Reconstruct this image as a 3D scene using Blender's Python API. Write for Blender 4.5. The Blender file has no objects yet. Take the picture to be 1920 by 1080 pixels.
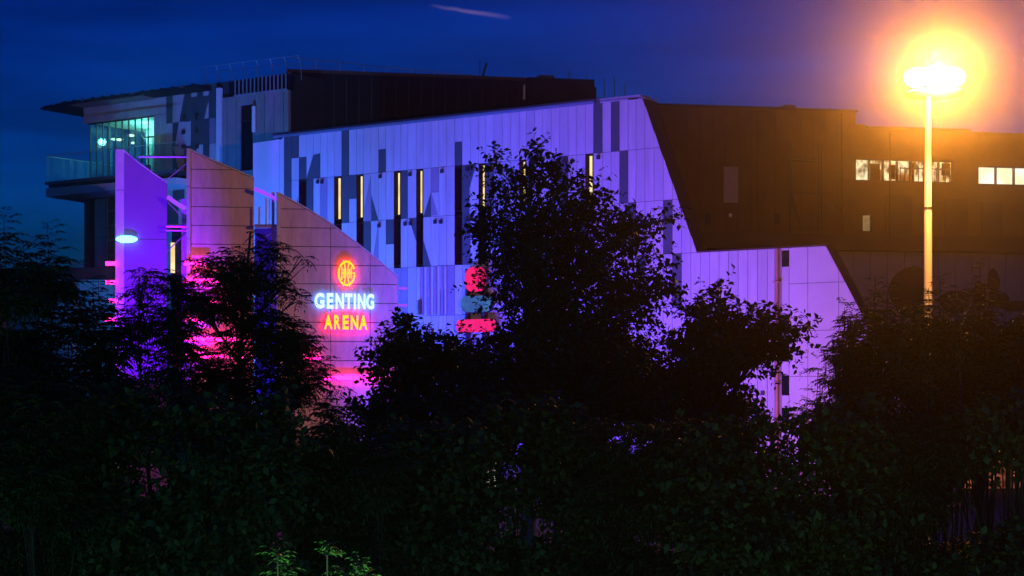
import bpy, math, random, zlib
import numpy as np
from mathutils import Vector, Matrix
random.seed(7)
rng = np.random.default_rng(11)
S = bpy.context.scene
COL = S.collection
FL = 3500.0            # focal length in pixels of a 1920 px wide frame
HOR = 750.0            # pixel row of the horizon
CAMZ = 6.0

# ------------------------------------------------------------------ camera
cd = bpy.data.cameras.new('camera')
cam = bpy.data.objects.new('camera', cd)
COL.objects.link(cam)
cam.location = (0, 0, CAMZ)
cam.rotation_euler = (math.pi / 2, 0, 0)
cd.sensor_width = 36
cd.lens = FL / 1920 * 36
cd.shift_y = (HOR - 540) / 1920
cd.clip_start = 0.1
cd.clip_end = 5000
S.camera = cam

# ------------------------------------------------------------------ sky
W = bpy.data.worlds.new('World')
S.world = W
W.use_nodes = True
wt = W.node_tree
wt.nodes.clear()


def wn(t, **k):
    n = wt.nodes.new(t)
    for a, b in k.items():
        setattr(n, a, b)
    return n


wout = wn('ShaderNodeOutputWorld')
bg = wn('ShaderNodeBackground')
sky = wn('ShaderNodeTexSky', sky_type='NISHITA', sun_disc=False)
sky.sun_elevation = math.radians(1.0)
sky.sun_rotation = math.radians(180)
sky.air_density = 1.0
sky.dust_density = 0.3
sky.ozone_density = 6.0
# deepen the blue of the dusk sky
tint = wn('ShaderNodeMix', data_type='RGBA', blend_type='MULTIPLY')
tint.inputs[0].default_value = 1.0
wt.links.new(sky.outputs[0], tint.inputs[6])
# thin clouds and one vapour trail, by direction
tc = wn('ShaderNodeTexCoord')
mp = wn('ShaderNodeMapping')
mp.inputs['Scale'].default_value = (2.0, 2.0, 14.0)
mp.inputs['Rotation'].default_value = (0.0, math.radians(4), 0)
nz = wn('ShaderNodeTexNoise')
nz.inputs['Scale'].default_value = 2.4
nz.inputs['Detail'].default_value = 6
wt.links.new(tc.outputs['Generated'], mp.inputs[0])
wt.links.new(mp.outputs[0], nz.inputs['Vector'])
cr = wn('ShaderNodeMapRange')
cr.inputs[1].default_value = 0.38
cr.inputs[2].default_value = 0.72
cr.inputs[3].default_value = 0.66
cr.inputs[4].default_value = 1.40
wt.links.new(nz.outputs[0], cr.inputs[0])
cl = wn('ShaderNodeMix', data_type='RGBA', blend_type='MULTIPLY')
cl.inputs[0].default_value = 1.0
wt.links.new(tint.outputs[2], cl.inputs[6])
wt.links.new(cr.outputs[0], cl.inputs[7])
elev = wn('ShaderNodeMapRange')
elev.inputs[1].default_value = 0.03
elev.inputs[2].default_value = 0.215
ramp = wn('ShaderNodeMix', data_type='RGBA')
ramp.inputs[6].default_value = (0.0, 1.15, 2.75, 1)
ramp.inputs[7].default_value = (0.0, 0.36, 1.20, 1)
# vapour trail: u = x/y, v = z/y of the view direction
sp = wn('ShaderNodeSeparateXYZ')
wt.links.new(tc.outputs['Generated'], sp.inputs[0])
wt.links.new(sp.outputs[2], elev.inputs[0])
wt.links.new(elev.outputs[0], ramp.inputs[0])
wt.links.new(ramp.outputs[2], tint.inputs[7])


def wm(op, a, b=None, c=None):
    n = wn('ShaderNodeMath', operation=op)
    for i, v in enumerate((a, b, c)):
        if v is None:
            continue
        if isinstance(v, (int, float)):
            n.inputs[i].default_value = v
        else:
            wt.links.new(v, n.inputs[i])
    return n.outputs[0]


uu = wm('DIVIDE', sp.outputs[0], sp.outputs[1])
vv = wm('DIVIDE', sp.outputs[2], sp.outputs[1])
u0, v0 = (882 - 960) / FL, (HOR - 22) / FL
du = wm('SUBTRACT', uu, u0)
dv = wm('SUBTRACT', vv, v0)
along = wm('ADD', wm('MULTIPLY', du, 0.988), wm('MULTIPLY', dv, -0.152))
across = wm('ADD', wm('MULTIPLY', du, 0.152), wm('MULTIPLY', dv, 0.988))
nz2 = wn('ShaderNodeTexNoise')
nz2.inputs['Scale'].default_value = 90
nz2.inputs['Detail'].default_value = 4
wt.links.new(tc.outputs['Generated'], nz2.inputs['Vector'])
across2 = wm('ADD', across, wm('MULTIPLY', wm('SUBTRACT', nz2.outputs[0], 0.5), 0.0022))
wid = wm('MULTIPLY_ADD', along, 0.02, 0.0015)
g1 = wm('SUBTRACT', 1.0, wm('DIVIDE', wm('ABSOLUTE', across2), wid))
g2 = wm('SUBTRACT', 1.0, wm('DIVIDE', wm('ABSOLUTE', along), 0.022))
gg = wm('MULTIPLY', wm('MAXIMUM', g1, 0.0), wm('POWER', wm('MAXIMUM', g2, 0.0), 0.6))
fwd = wm('GREATER_THAN', sp.outputs[1], 0.2)
gg = wm('MULTIPLY', gg, fwd)
tr = wn('ShaderNodeMix', data_type='RGBA', blend_type='ADD')
wt.links.new(wm('MULTIPLY', gg, 0.75), tr.inputs[0])
wt.links.new(cl.outputs[2], tr.inputs[6])
TRAIL = tr.inputs[7]
wt.links.new(tr.outputs[2], bg.inputs[0])
wt.links.new(bg.outputs[0], wout.inputs[0])
SKYS = 0.15
bg.inputs[1].default_value = SKYS
TRAIL.default_value = (0.16 / SKYS, 0.09 / SKYS, 0.10 / SKYS, 1)

S.view_settings.view_transform = 'Standard'
S.view_settings.look = 'None'
S.view_settings.exposure = 0
S.view_settings.gamma = 1
S.cycles.use_denoising = True
S.cycles.max_bounces = 5
S.cycles.diffuse_bounces = 2
S.cycles.glossy_bounces = 2
S.cycles.transmission_bounces = 4
S.cycles.transparent_max_bounces = 12
S.cycles.volume_bounces = 0
S.cycles.sample_clamp_indirect = 4.0

# ------------------------------------------------------------------ materials


def mat(name, col, rough=0.7, metal=0.0, var=0.0, scale=4.0, emit=None, es=0.0, bump=0.0, spec=0.4, stretch=None, alt=None):
    m = bpy.data.materials.new(name)
    m.use_nodes = True
    nt = m.node_tree
    b = nt.nodes['Principled BSDF']
    b.inputs['Base Color'].default_value = (*col, 1)
    b.inputs['Roughness'].default_value = rough
    b.inputs['Metallic'].default_value = metal
    b.inputs['Specular IOR Level'].default_value = spec
    if emit:
        b.inputs['Emission Color'].default_value = (*emit, 1)
        b.inputs['Emission Strength'].default_value = es
    if var or bump:
        t = nt.nodes.new('ShaderNodeTexCoord')
        mpn = nt.nodes.new('ShaderNodeMapping')
        if stretch:
            mpn.inputs['Scale'].default_value = stretch
        n = nt.nodes.new('ShaderNodeTexNoise')
        n.inputs['Scale'].default_value = scale
        n.inputs['Detail'].default_value = 7
        n.inputs['Roughness'].default_value = 0.65
        nt.links.new(t.outputs['Object'], mpn.inputs[0])
        nt.links.new(mpn.outputs[0], n.inputs['Vector'])
        if var:
            r = nt.nodes.new('ShaderNodeMix')
            r.data_type = 'RGBA'
            lo = alt or tuple(c * (1 - var) for c in col)
            hi = tuple(min(1, c * (1 + var)) for c in col)
            r.inputs[6].default_value = (*lo, 1)
            r.inputs[7].default_value = (*hi, 1)
            mr = nt.nodes.new('ShaderNodeMapRange')
            mr.inputs[1].default_value = 0.3
            mr.inputs[2].default_value = 0.7
            nt.links.new(n.outputs[0], mr.inputs[0])
            nt.links.new(mr.outputs[0], r.inputs[0])
            nt.links.new(r.outputs[2], b.inputs['Base Color'])
        if bump:
            bp = nt.nodes.new('ShaderNodeBump')
            bp.inputs['Strength'].default_value = bump
            bp.inputs['Distance'].default_value = 0.05
            nt.links.new(n.outputs[0], bp.inputs['Height'])
            nt.links.new(bp.outputs[0], b.inputs['Normal'])
    m.cycles.emission_sampling = 'AUTO' if es else 'NONE'
    return m


def glow(name, col, s, sample='AUTO'):
    m = mat(name, (0.02, 0.02, 0.02), emit=col, es=s)
    m.cycles.emission_sampling = sample
    return m


def uneven_glow(name, lo, hi, s, scale=2.0, stretch=(1, 1, 1)):
    """a lit room seen through a window: brighter and darker patches"""
    m = glow(name, hi, s)
    nt = m.node_tree
    b = nt.nodes['Principled BSDF']
    t = nt.nodes.new('ShaderNodeTexCoord')
    mpn = nt.nodes.new('ShaderNodeMapping')
    mpn.inputs['Scale'].default_value = stretch
    n = nt.nodes.new('ShaderNodeTexNoise')
    n.inputs['Scale'].default_value = scale
    n.inputs['Detail'].default_value = 3
    mr = nt.nodes.new('ShaderNodeMapRange')
    mr.inputs[1].default_value = 0.4
    mr.inputs[2].default_value = 0.6
    mx = nt.nodes.new('ShaderNodeMix')
    mx.data_type = 'RGBA'
    mx.inputs[6].default_value = (*lo, 1)
    mx.inputs[7].default_value = (*hi, 1)
    nt.links.new(t.outputs['Object'], mpn.inputs[0])
    nt.links.new(mpn.outputs[0], n.inputs['Vector'])
    nt.links.new(n.outputs[0], mr.inputs[0])
    nt.links.new(mr.outputs[0], mx.inputs[0])
    nt.links.new(mx.outputs[2], b.inputs['Emission Color'])
    return m


M = {}
M['panel'] = mat('white_cladding', (0.42, 0.42, 0.43), 0.55, var=0.15, scale=0.9, stretch=(1.2, 1.2, 0.25))
M['panel2'] = mat('white_cladding_weathered', (0.375, 0.375, 0.39), 0.6, var=0.10, scale=0.8, stretch=(1.2, 1.2, 0.25))
M['panel3'] = mat('white_cladding_streaked', (0.41, 0.41, 0.42), 0.6, var=0.22, scale=1.4, stretch=(3, 3, 0.16), bump=0.04)
M['mid'] = mat('grey_lilac_cladding', (0.25, 0.20, 0.27), 0.6, var=0.08, scale=0.9)
M['slate'] = mat('slate_cladding', (0.058, 0.078, 0.082), 0.5, var=0.12, scale=0.9)
M['joint'] = mat('panel_joint', (0.03, 0.03, 0.035), 0.9)
M['render'] = mat('white_render', (0.46, 0.46, 0.47), 0.7, var=0.07, scale=0.5, bump=0.05)
M['reveal'] = mat('brown_reveal', (0.022, 0.012, 0.010), 0.9, var=0.2, scale=3, spec=0.08)
M['blackglass'] = mat('dark_glass', (0.006, 0.006, 0.008), 0.15, spec=0.5)
M['black'] = mat('black_membrane', (0.010, 0.009, 0.009), 0.8, var=0.3, scale=1.2, spec=0.2)
M['darkmetal'] = mat('dark_metal', (0.035, 0.035, 0.04), 0.5, metal=0.3, var=0.2, scale=2)
M['steel'] = mat('galvanised_steel', (0.38, 0.40, 0.42), 0.45, metal=0.5, var=0.15, scale=3)
M['whitepipe'] = mat('white_painted_pipe', (0.62, 0.62, 0.62), 0.5, var=0.05)
M['copper'] = mat('reddish_downpipe', (0.36, 0.19, 0.12), 0.5, var=0.2, scale=2)
M['gutter'] = mat('blue_grey_gutter', (0.10, 0.13, 0.16), 0.35, metal=0.4, var=0.1)
M['concrete'] = mat('precast_concrete', (0.24, 0.21, 0.21), 0.85, var=0.22, scale=1.1, bump=0.1, stretch=(1, 1, 0.5))
M['finskin'] = mat('fin_fibre_cement', (0.57, 0.43, 0.42), 0.85, var=0.20, scale=1.6, bump=0.12, stretch=(1.5, 1.5, .35))
M['finvioletlit'] = mat('fin_fibre_cement_violet_lit', (0.24, 0.09, 0.34), 0.85, var=0.06, scale=2.0, bump=0.08)  # floodlight violet mixed into the fibre cement's own colour
M['column'] = mat('pale_column_casing', (0.52, 0.54, 0.54), 0.7, var=0.1, scale=1.5)
M['darkwall'] = mat('dark_brown_cladding', (0.110, 0.062, 0.024), 0.75, var=0.22, scale=0.5, bump=0.05, spec=0.15)
M['fascia'] = mat('brown_fascia', (0.075, 0.046, 0.030), 0.7, var=0.15, scale=0.6, spec=0.15)
M['tanwall'] = mat('tan_panel_wall', (0.30, 0.22, 0.20), 0.8, var=0.14, scale=0.7, spec=0.2)
M['tanmark'] = mat('dark_printed_shape', (0.052, 0.030, 0.020), 0.8, var=0.2, scale=1.5, spec=0.2)
M['soffit'] = mat('timber_soffit', (0.22, 0.14, 0.10), 0.7, var=0.25, scale=2.5, stretch=(1, 8, 1))
M['asphalt'] = mat('asphalt', (0.05, 0.05, 0.05), 0.85, var=0.3, scale=0.4, bump=0.1)
M['polem'] = mat('painted_lamp_pole', (0.50, 0.45, 0.36), 0.5, var=0.08, scale=2)
M['lampcase'] = mat('lamp_housing', (0.55, 0.52, 0.45), 0.45)
M['slotlit'] = uneven_glow('slot_window_light', (0.80, 0.58, 0.20), (1.0, 0.80, 0.36), 1.3, 0.8, (0.2, 0.2, 1))
M['officelit'] = uneven_glow('office_light', (0.10, 0.06, 0.015), (1.0, 0.93, 0.55), 1.0, 1.15, (2.0, 1, 1.3))
M['whitelit'] = uneven_glow('bright_office_light', (0.75, 0.80, 0.50), (0.95, 1.0, 0.86), 1.2, 0.6)
M['dimlit'] = uneven_glow('dim_window_light', (0.16, 0.10, 0.04), (0.30, 0.20, 0.09), 0.8, 2.0)
M['doorlit'] = uneven_glow('entrance_light', (0.25, 0.17, 0.07), (0.9, 0.95, 0.7), 1.1, 0.9)
M['orangeglow'] = uneven_glow('added_orange_glow', (0.10, 0.02, 0.01), (1.0, 0.24, 0.12), .5, 1.0)  # glow of the added doors in the low hall
M['lantern'] = glow('sodium_lantern', (1.0, 0.72, 0.30), 60.0, 'NONE')
M['pink'] = glow('magenta_tube', (1.0, 0.012, 0.28), 10.0)
M['cyan'] = glow('cyan_ghost_glow', (0.10, 0.85, 1.0), 7.0)
M['violet'] = glow('violet_tube', (0.24, 0.04, 1.0), 1.6)
M['signface'] = glow('yellow_sign_face', (1.0, 0.60, 0.0), 1.5, 'NONE')
M['signred'] = glow('red_halo_return', (1.0, 0.0, 0.03), 18.0)
M['signwhite'] = glow('white_sign_face', (0.72, 0.94, 1.0), 1.25, 'NONE')
M['signblue'] = glow('blue_halo_return', (0.03, 0.25, 1.0), 7.0)
M['redghost'] = uneven_glow('red_ghost_glow', (0.75, 0.0, 0.005), (1.0, 0.005, 0.02), 1.2, 1.5)
M['tealghost'] = uneven_glow('teal_ghost_glow', (0.02, 0.10, 0.22), (0.04, 0.20, 0.36), .7, 1.2)
M['tealwall'] = mat('lounge_interior_wall', (0.42, 0.55, 0.52), 0.8, var=0.35, scale=1.2, stretch=(2.5, 2.5, 0.4))
M['spotlit'] = glow('ceiling_spot', (0.70, 1.0, 0.70), 2.2)
M['trunk'] = mat('bark', (0.07, 0.055, 0.045), 0.9, var=0.4, scale=6, bump=0.4)
M['palebark'] = mat('pale_bark', (0.20, 0.20, 0.21), 0.9, var=0.35, scale=5, bump=0.4)


def leafmat(name, a, b):
    m = bpy.data.materials.new(name)
    m.use_nodes = True
    nt = m.node_tree
    pb = nt.nodes['Principled BSDF']
    at = nt.nodes.new('ShaderNodeAttribute')
    at.attribute_name = 'tone'
    mx = nt.nodes.new('ShaderNodeMix')
    mx.data_type = 'RGBA'
    mx.inputs[6].default_value = (*a, 1)
    mx.inputs[7].default_value = (*b, 1)
    nt.links.new(at.outputs['Fac'], mx.inputs[0])
    nt.links.new(mx.outputs[2], pb.inputs['Base Color'])
    pb.inputs['Roughness'].default_value = 0.55
    pb.inputs['Specular IOR Level'].default_value = 0.25
    return m


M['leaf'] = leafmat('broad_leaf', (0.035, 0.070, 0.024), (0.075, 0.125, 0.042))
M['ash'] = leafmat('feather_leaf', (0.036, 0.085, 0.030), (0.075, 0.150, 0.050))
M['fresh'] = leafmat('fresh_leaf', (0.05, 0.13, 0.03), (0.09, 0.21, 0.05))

# glass that lets the room behind show
gm = bpy.data.materials.new('clear_glass')
gm.use_nodes = True
gt = gm.node_tree
gt.nodes.clear()
go = gt.nodes.new('ShaderNodeOutputMaterial')
gx = gt.nodes.new('ShaderNodeMixShader')
ga = gt.nodes.new('ShaderNodeBsdfTransparent')
ga.inputs[0].default_value = (0.70, 0.90, 0.90, 1)
gb = gt.nodes.new('ShaderNodeBsdfGlossy')
gb.inputs['Roughness'].default_value = 0.08
gb.inputs['Color'].default_value = (0.75, 0.95, 1.0, 1)
gx.inputs[0].default_value = 0.16
gt.links.new(ga.outputs[0], gx.inputs[1])
gt.links.new(gb.outputs[0], gx.inputs[2])
gt.links.new(gx.outputs[0], go.inputs[0])
M['glass'] = gm

# ------------------------------------------------------------------ helpers


class Frame:
    """a vertical plane in the place: x along it, y into it, z up"""

    def __init__(s, px, Y, ang):
        s.x = (px - 960) / FL * Y
        s.y = Y
        s.a = math.radians(ang)
        s.u = (math.cos(s.a), math.sin(s.a))
        s.v = (-math.sin(s.a), math.cos(s.a))

    def S(s, px, d=0.0):
        m = (px - 960) / FL
        ox, oy = s.x + d * s.v[0], s.y + d * s.v[1]
        return (m * oy - ox) / (s.u[0] - m * s.u[1])

    def Z(s, px, py, d=0.0):
        return CAMZ + (HOR - py) / FL * (s.y + d * s.v[1] + s.S(px, d) * s.u[1])

    def W(s, x, y, z):
        return Vector((s.x + x * s.u[0] + y * s.v[0], s.y + x * s.u[1] + y * s.v[1], z))

    def pt(s, px, py, d=0.0):
        return (s.S(px, d), d, s.Z(px, py, d))


def P(px, py, Y):
    return Vector(((px - 960) / FL * Y, Y, CAMZ + (HOR - py) / FL * Y))


class MB:
    def __init__(s):
        s.v, s.f, s.m, s.mats = [], [], [], []

    def mi(s, m):
        if m not in s.mats:
            s.mats.append(m)
        return s.mats.index(m)

    def poly(s, pts, m):
        n = len(s.v)
        s.v += [tuple(p) for p in pts]
        s.f.append(tuple(range(n, n + len(pts))))
        s.m.append(s.mi(m))

    def hexa(s, p, m):
        n = len(s.v)
        s.v += [tuple(q) for q in p]
        for q in ((0, 3, 2, 1), (4, 5, 6, 7), (0, 1, 5, 4), (1, 2, 6, 5), (2, 3, 7, 6), (3, 0, 4, 7)):
            s.f.append(tuple(n + i for i in q))
            s.m.append(s.mi(m))

    def box(s, x0, x1, y0, y1, z0, z1, m):
        s.hexa([(x0, y0, z0), (x1, y0, z0), (x1, y1, z0), (x0, y1, z0), (x0, y0, z1), (x1, y0, z1), (x1, y1, z1), (x0, y1, z1)], m)

    def prism(s, pts, y0, y1, m, mside=None):
        """outline in x,z extruded along y; pts anticlockwise seen from -y"""
        n = len(pts)
        s.poly([(x, y0, z) for x, z in pts], m)
        s.poly([(x, y1, z) for x, z in reversed(pts)], mside or m)
        for i in range(n):
            a, b = pts[i], pts[(i + 1) % n]
            s.poly([(a[0], y1, a[1]), (b[0], y1, b[1]), (b[0], y0, b[1]), (a[0], y0, a[1])], mside or m)

    def tube(s, pts, r, m, n=6, closed=False):
        pts = [Vector(p) for p in pts]
        k = len(pts)
        rs = r if isinstance(r, (list, tuple)) else [r] * k
        base = len(s.v)
        up = Vector((0.0, 0.0, 1.0))
        for i, p in enumerate(pts):
            if closed:
                t = (pts[(i + 1) % k] - pts[i - 1]).normalized()
            else:
                t = (pts[min(i + 1, k - 1)] - pts[max(i - 1, 0)]).normalized()
            ref = up if abs(t.dot(up)) < 0.95 else Vector((1, 0.01, 0))
            a = t.cross(ref).normalized()
            b = a.cross(t)
            for j in range(n):
                th = 2 * math.pi * j / n
                s.v.append(tuple(p + (a * math.cos(th) + b * math.sin(th)) * rs[i]))
        mi = s.mi(m)
        for i in range(k if closed else k - 1):
            i2 = (i + 1) % k
            for j in range(n):
                j2 = (j + 1) % n
                s.f.append((base + i * n + j, base + i * n + j2, base + i2 * n + j2, base + i2 * n + j))
                s.m.append(mi)
        if not closed:
            s.f.append(tuple(base + j for j in range(n)))
            s.m.append(mi)
            s.f.append(tuple(base + (k - 1) * n + j for j in reversed(range(n))))
            s.m.append(mi)

    def lathe(s, c, prof, m, n=20):
        base = len(s.v)
        for r, z in prof:
            for j in range(n):
                th = 2 * math.pi * j / n
                s.v.append((c[0] + r * math.cos(th), c[1] + r * math.sin(th), c[2] + z))
        for i in range(len(prof) - 1):
            for j in range(n):
                j2 = (j + 1) % n
                s.f.append((base + i * n + j, base + i * n + j2, base + (i + 1) * n + j2, base + (i + 1) * n + j))
                s.m.append(s.mi(m))
        s.f.append(tuple(base + j for j in reversed(range(n))))
        s.m.append(s.mi(m))
        s.f.append(tuple(base + (len(prof) - 1) * n + j for j in range(n)))
        s.m.append(s.mi(m))

    def build(s, name, parent=None, smooth=False):
        me = bpy.data.meshes.new(name)
        me.from_pydata(s.v, [], s.f)
        for k in s.mats:
            me.materials.append(M[k])
        me.polygons.foreach_set('material_index', s.m)
        if smooth:
            me.polygons.foreach_set('use_smooth', [True] * len(s.f))
        me.update()
        o = bpy.data.objects.new(name, me)
        COL.objects.link(o)
        if parent:
            o.parent = parent
        return o


def tag(o, label=None, cat=None, group=None, kind=None):
    for k, v in (('label', label), ('category', cat), ('group', group), ('kind', kind)):
        if v:
            o[k] = v
    return o


def empty(name, loc, rz=0.0, **k):
    o = bpy.data.objects.new(name, None)
    COL.objects.link(o)
    o.location = loc
    o.rotation_euler = (0, 0, rz)
    tag(o, **k)
    return o


def root_in(name, fr, **k):
    return empty(name, (fr.x, fr.y, 0), fr.a, **k)


def clip(poly, inside, cross):
    out = []
    for i in range(len(poly)):
        a, b = poly[i], poly[(i + 1) % len(poly)]
        ia, ib = inside(a), inside(b)
        if ia:
            out.append(a)
        if ia != ib:
            out.append(cross(a, b))
    return out


def clip_line(poly, p, q):
    """keep what lies to the left of the line p -> q"""
    def side(a):
        return (q[0] - p[0]) * (a[1] - p[1]) - (q[1] - p[1]) * (a[0] - p[0])

    def cr_(a, b):
        sa, sb = side(a), side(b)
        t = sa / (sa - sb)
        return (a[0] + (b[0] - a[0]) * t, a[1] + (b[1] - a[1]) * t)
    return clip(poly, lambda a: side(a) >= 0, cr_)


def lamp(name, kind, loc, col, power, parent=None, target=None, cone=90, blend=1.0, radius=0.2):
    l = bpy.data.lights.new(name, kind)
    l.color = col
    l.energy = power
    l.shadow_soft_size = radius
    if kind == 'SPOT':
        l.spot_size = math.radians(cone)
        l.spot_blend = blend
    o = bpy.data.objects.new(name, l)
    COL.objects.link(o)
    o.location = loc
    if target is not None:
        o.rotation_euler = (Vector(target) - Vector(loc)).to_track_quat('-Z', 'Y').to_euler()
    if parent:
        o.parent = parent
    return o


# ------------------------------------------------------------------ ground
b = MB()
b.poly([(-900, -60, 0), (900, -60, 0), (900, 2200, 0), (-900, 2200, 0)], 'asphalt')
tag(b.build('ground'), kind='structure')

# ------------------------------------------------------------------ clad building with the slot windows
FA = Frame(1195, 117.0, -35)
fa = root_in('clad_building', FA, label='long building with white and slate cladding lit violet, slanted right end', cat='building')
ROW = [24.87, 21.70, 18.40, 15.05, 11.70, 8.35, 5.0, 2.6]
ZT2 = 15.05
ctl_px = [533, 547, 561, 575, 588, 601, 614, 627, 641, 655, 669, 682, 696, 710, 724, 739, 752, 765, 781, 794, 853, 867, 898, 911, 974, 987, 1098, 1113, 1130, 1146, 1162, 1178, 1193]
ctl_ix = [-8, -7, -6, -5, -4, -3, -2, -1, 0, 1, 2, 3, 4, 5, 6, 7, 8, 9, 10, 11, 15, 16, 18, 19, 23, 24, 31, 32, 33, 34, 35, 36, 37]
cs = [FA.S(p) for p in ctl_px]


def GX(i):
    if i <= 37:
        return float(np.interp(i, ctl_ix, cs))
    return cs[-1] + (i - 37) * 0.655


E1a = (FA.S(1205), ROW[0])
E1b = (FA.S(1307), ZT2)
E2a = (FA.S(1549), ZT2)
E2b = (FA.S(1602), FA.Z(1602, 562))
slope2 = (E2b[0] - E2a[0]) / (E2a[1] - E2b[1])
E2c = (E2a[0] + slope2 * E2a[1], 0.0)
XL = FA.S(475)
XW = FA.S(533)
XP = FA.S(1453)
XB = FA.S(1480)
NG = 1
while GX(NG) < XP - 0.3:
    NG += 1
# windows: (column, row, lit, z top, z bottom)
zt = lambda px, py: FA.Z(px, py)
WIN = {}
for ci, r, lit in [(-6, 1, 0), (-1, 1, 1), (2, 1, 1), (7, 1, 1), (10, 1, 1), (15, 1, 0), (18, 1, 1), (23, 1, 1), (31, 1, 1),
                   (2, 2, 0), (7, 2, 0), (10, 2, 0), (15, 2, 0), (-1, 2, 0), (18, 2, 0)]:
    WIN[(ci, r)] = lit
DARK = {(-8, 0): 1, (-8, 1): 1, (-8, 2): 1, (0, 0): 1, (0, 1): 1, (32, 0): 1, (34, 0): 1, (28, 1): 1, (35, 1): 1, (36, 2): 1, (40, 2): 1,
        (8, 1): 1, (3, 2): 1, (16, 2): 1, (-5, 1): 1, (41, 3): 1, (19, 1): 1, (24, 2): 1, (21, 2): 1, (27, 2): 1, (30, 2): 1, (33, 3): 1, (37, 3): 1}
MID = {(-3, 1): 1, (7, 3): 1, (8, 3): 1, (5, 3): 1, (22, 3): 1, (14, 3): 1, (29, 3): 1}
HALF = {(-7, 0): ('top', 'slate'), (-6, 0): ('bot', 'slate'), (5, 0): ('bot', 'slate'), (15, 0): ('bot', 'slate'), (1, 1): ('top', 'slate'), (12, 1): ('top', 'mid'), (6, 2): ('top', 'slate'), (13, 3): ('bot', 'mid')}
WEDGE = [  # extra coloured plates, column fractions and row fractions (0 top .. 1 bottom)
    (0, [(-4.0, .47), (-3.0, .45), (-3.0, 1), (-5.0, 1), (-4.9, .94)], 'slate'),
    (1, [(-6.1, .35), (-6.1, 1), (-7.0, 1)], 'slate'),
    (1, [(4.0, 0.0), (4.0, 1), (3.1, 1), (3.1, .72)], 'mid'),
    (1, [(4.05, .45), (5.0, 1), (4.05, 1)], 'slate'),
    (1, [(12.0, .5), (12.0, 1), (11.0, 1)], 'slate'),
    (1, [(16.0, 0.0), (17.7, 0.0), (16.9, .48), (16.9, 1), (16.0, 1)], 'slate'),
    (1, [(12.05, .5), (12.9, .98), (12.05, .98)], 'mid'),
    (2, [(9.15, 0.0), (10.0, 0.0), (10.0, .48)], 'slate'),
    (2, [(11.0, .45), (12.0, 1), (11.0, 1)], 'slate'),
    (2, [(5.0, .05), (5.0, 1), (4.05, 1)], 'mid'),
    (2, [(-2.1, .1), (-2.1, 1), (-3.0, 1)], 'slate'),
]
PX = [x for x in [1278, 1333, 1352, 1411, 1433]]
b = MB()
G = 0.015


def panel(pl, m):
    if len(pl) < 3:
        return
    cx = sum(p[0] for p in pl) / len(pl)
    cz = sum(p[1] for p in pl) / len(pl)
    q = []
    for x, z in pl:
        q.append((x + (G if x < cx else -G), z + (G if z < cz else -G)))
    b.prism(q, -0.03, 0.02, m)


def clipends(pl, r):
    if r < 3:
        return clip_line(pl, E1b, E1a)
    return clip_line(pl, E2c, E2a)


for r in range(len(ROW) - 1):
    z1, z0 = ROW[r], ROW[r + 1]
    imax = 46 if r < 3 else NG
    for i in range(-8, imax):
        if (i, r) in WIN:
            continue
        x0, x1 = GX(i), GX(i + 1)
        if r >= 3 and i == imax - 1:
            x1 = XP
        pl = clipends([(x0, z0), (x1, z0), (x1, z1), (x0, z1)], r)
        m = 'slate' if (i, r) in DARK else 'mid' if (i, r) in MID else random.choice(('panel', 'panel', 'panel2', 'panel3'))
        if (i, r) in HALF:
            h, mm = HALF[(i, r)]
            zm = z0 + (z1 - z0) * 0.5
            for a, c, tt in ((z0, zm, 'bot'), (zm, z1, 'top')):
                panel([(x0, a), (x1, a), (x1, c), (x0, c)], mm if tt == h else 'panel')
        else:
            panel(pl, m)
for r, pts, m in WEDGE:
    z1, z0 = ROW[r], ROW[r + 1]
    q = []
    for ix, fz in pts:
        i0 = math.floor(ix)
        q.append((GX(i0) + (GX(i0 + 1) - GX(i0)) * (ix - i0), z1 + (z0 - z1) * fz - (0.03 if fz == 0 else 0)))
    ar = sum(q[i][0] * q[(i + 1) % len(q)][1] - q[(i + 1) % len(q)][0] * q[i][1] for i in range(len(q)))
    if ar < 0:
        q.reverse()
    b.prism(q, -0.038, -0.0301, m)
# backing sheets behind the joints, cut round the window openings
for r in range(len(ROW) - 1):
    z1, z0 = ROW[r], ROW[r + 1]
    xs = XW
    for ci in sorted(c for c, rr in WIN if rr == r) + [None]:
        xe = GX(ci) if ci is not None else (60 if r < 3 else 60)
        pl = clipends([(xs, z0), (xe, z0), (xe, z1), (xs, z1)], r)
        if len(pl) >= 3:
            b.poly([(x, 0.0, z) for x, z in pl], 'joint')
        if ci is not None:
            xs = GX(ci + 1)
# plain end return at the left, and the plain tower at the right end of the low tier
xs_ = [XL, XL + (XW - XL) * .86, XW]
for k in range(2):
    for r in range(0, 6, 2):
        panel([(xs_[k], ROW[min(r + 2, 7)]), (xs_[k + 1], ROW[min(r + 2, 7)]), (xs_[k + 1], ROW[r] - (0.12 if k == 0 else 0)), (xs_[k], ROW[r] - 0.2)], 'render')
zs = [ZT2, 12.9, 10.1, 7.4, 4.6, 2.0]
xq = [XB, XB + (FA.S(1573) - XB) * .38, FA.S(1573), 30]
for k in range(3):
    for j in range(5):
        panel(clip_line([(xq[k], zs[j + 1]), (xq[k + 1], zs[j + 1]), (xq[k + 1], zs[j]), (xq[k], zs[j])], E2c, E2a), 'render')
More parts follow.
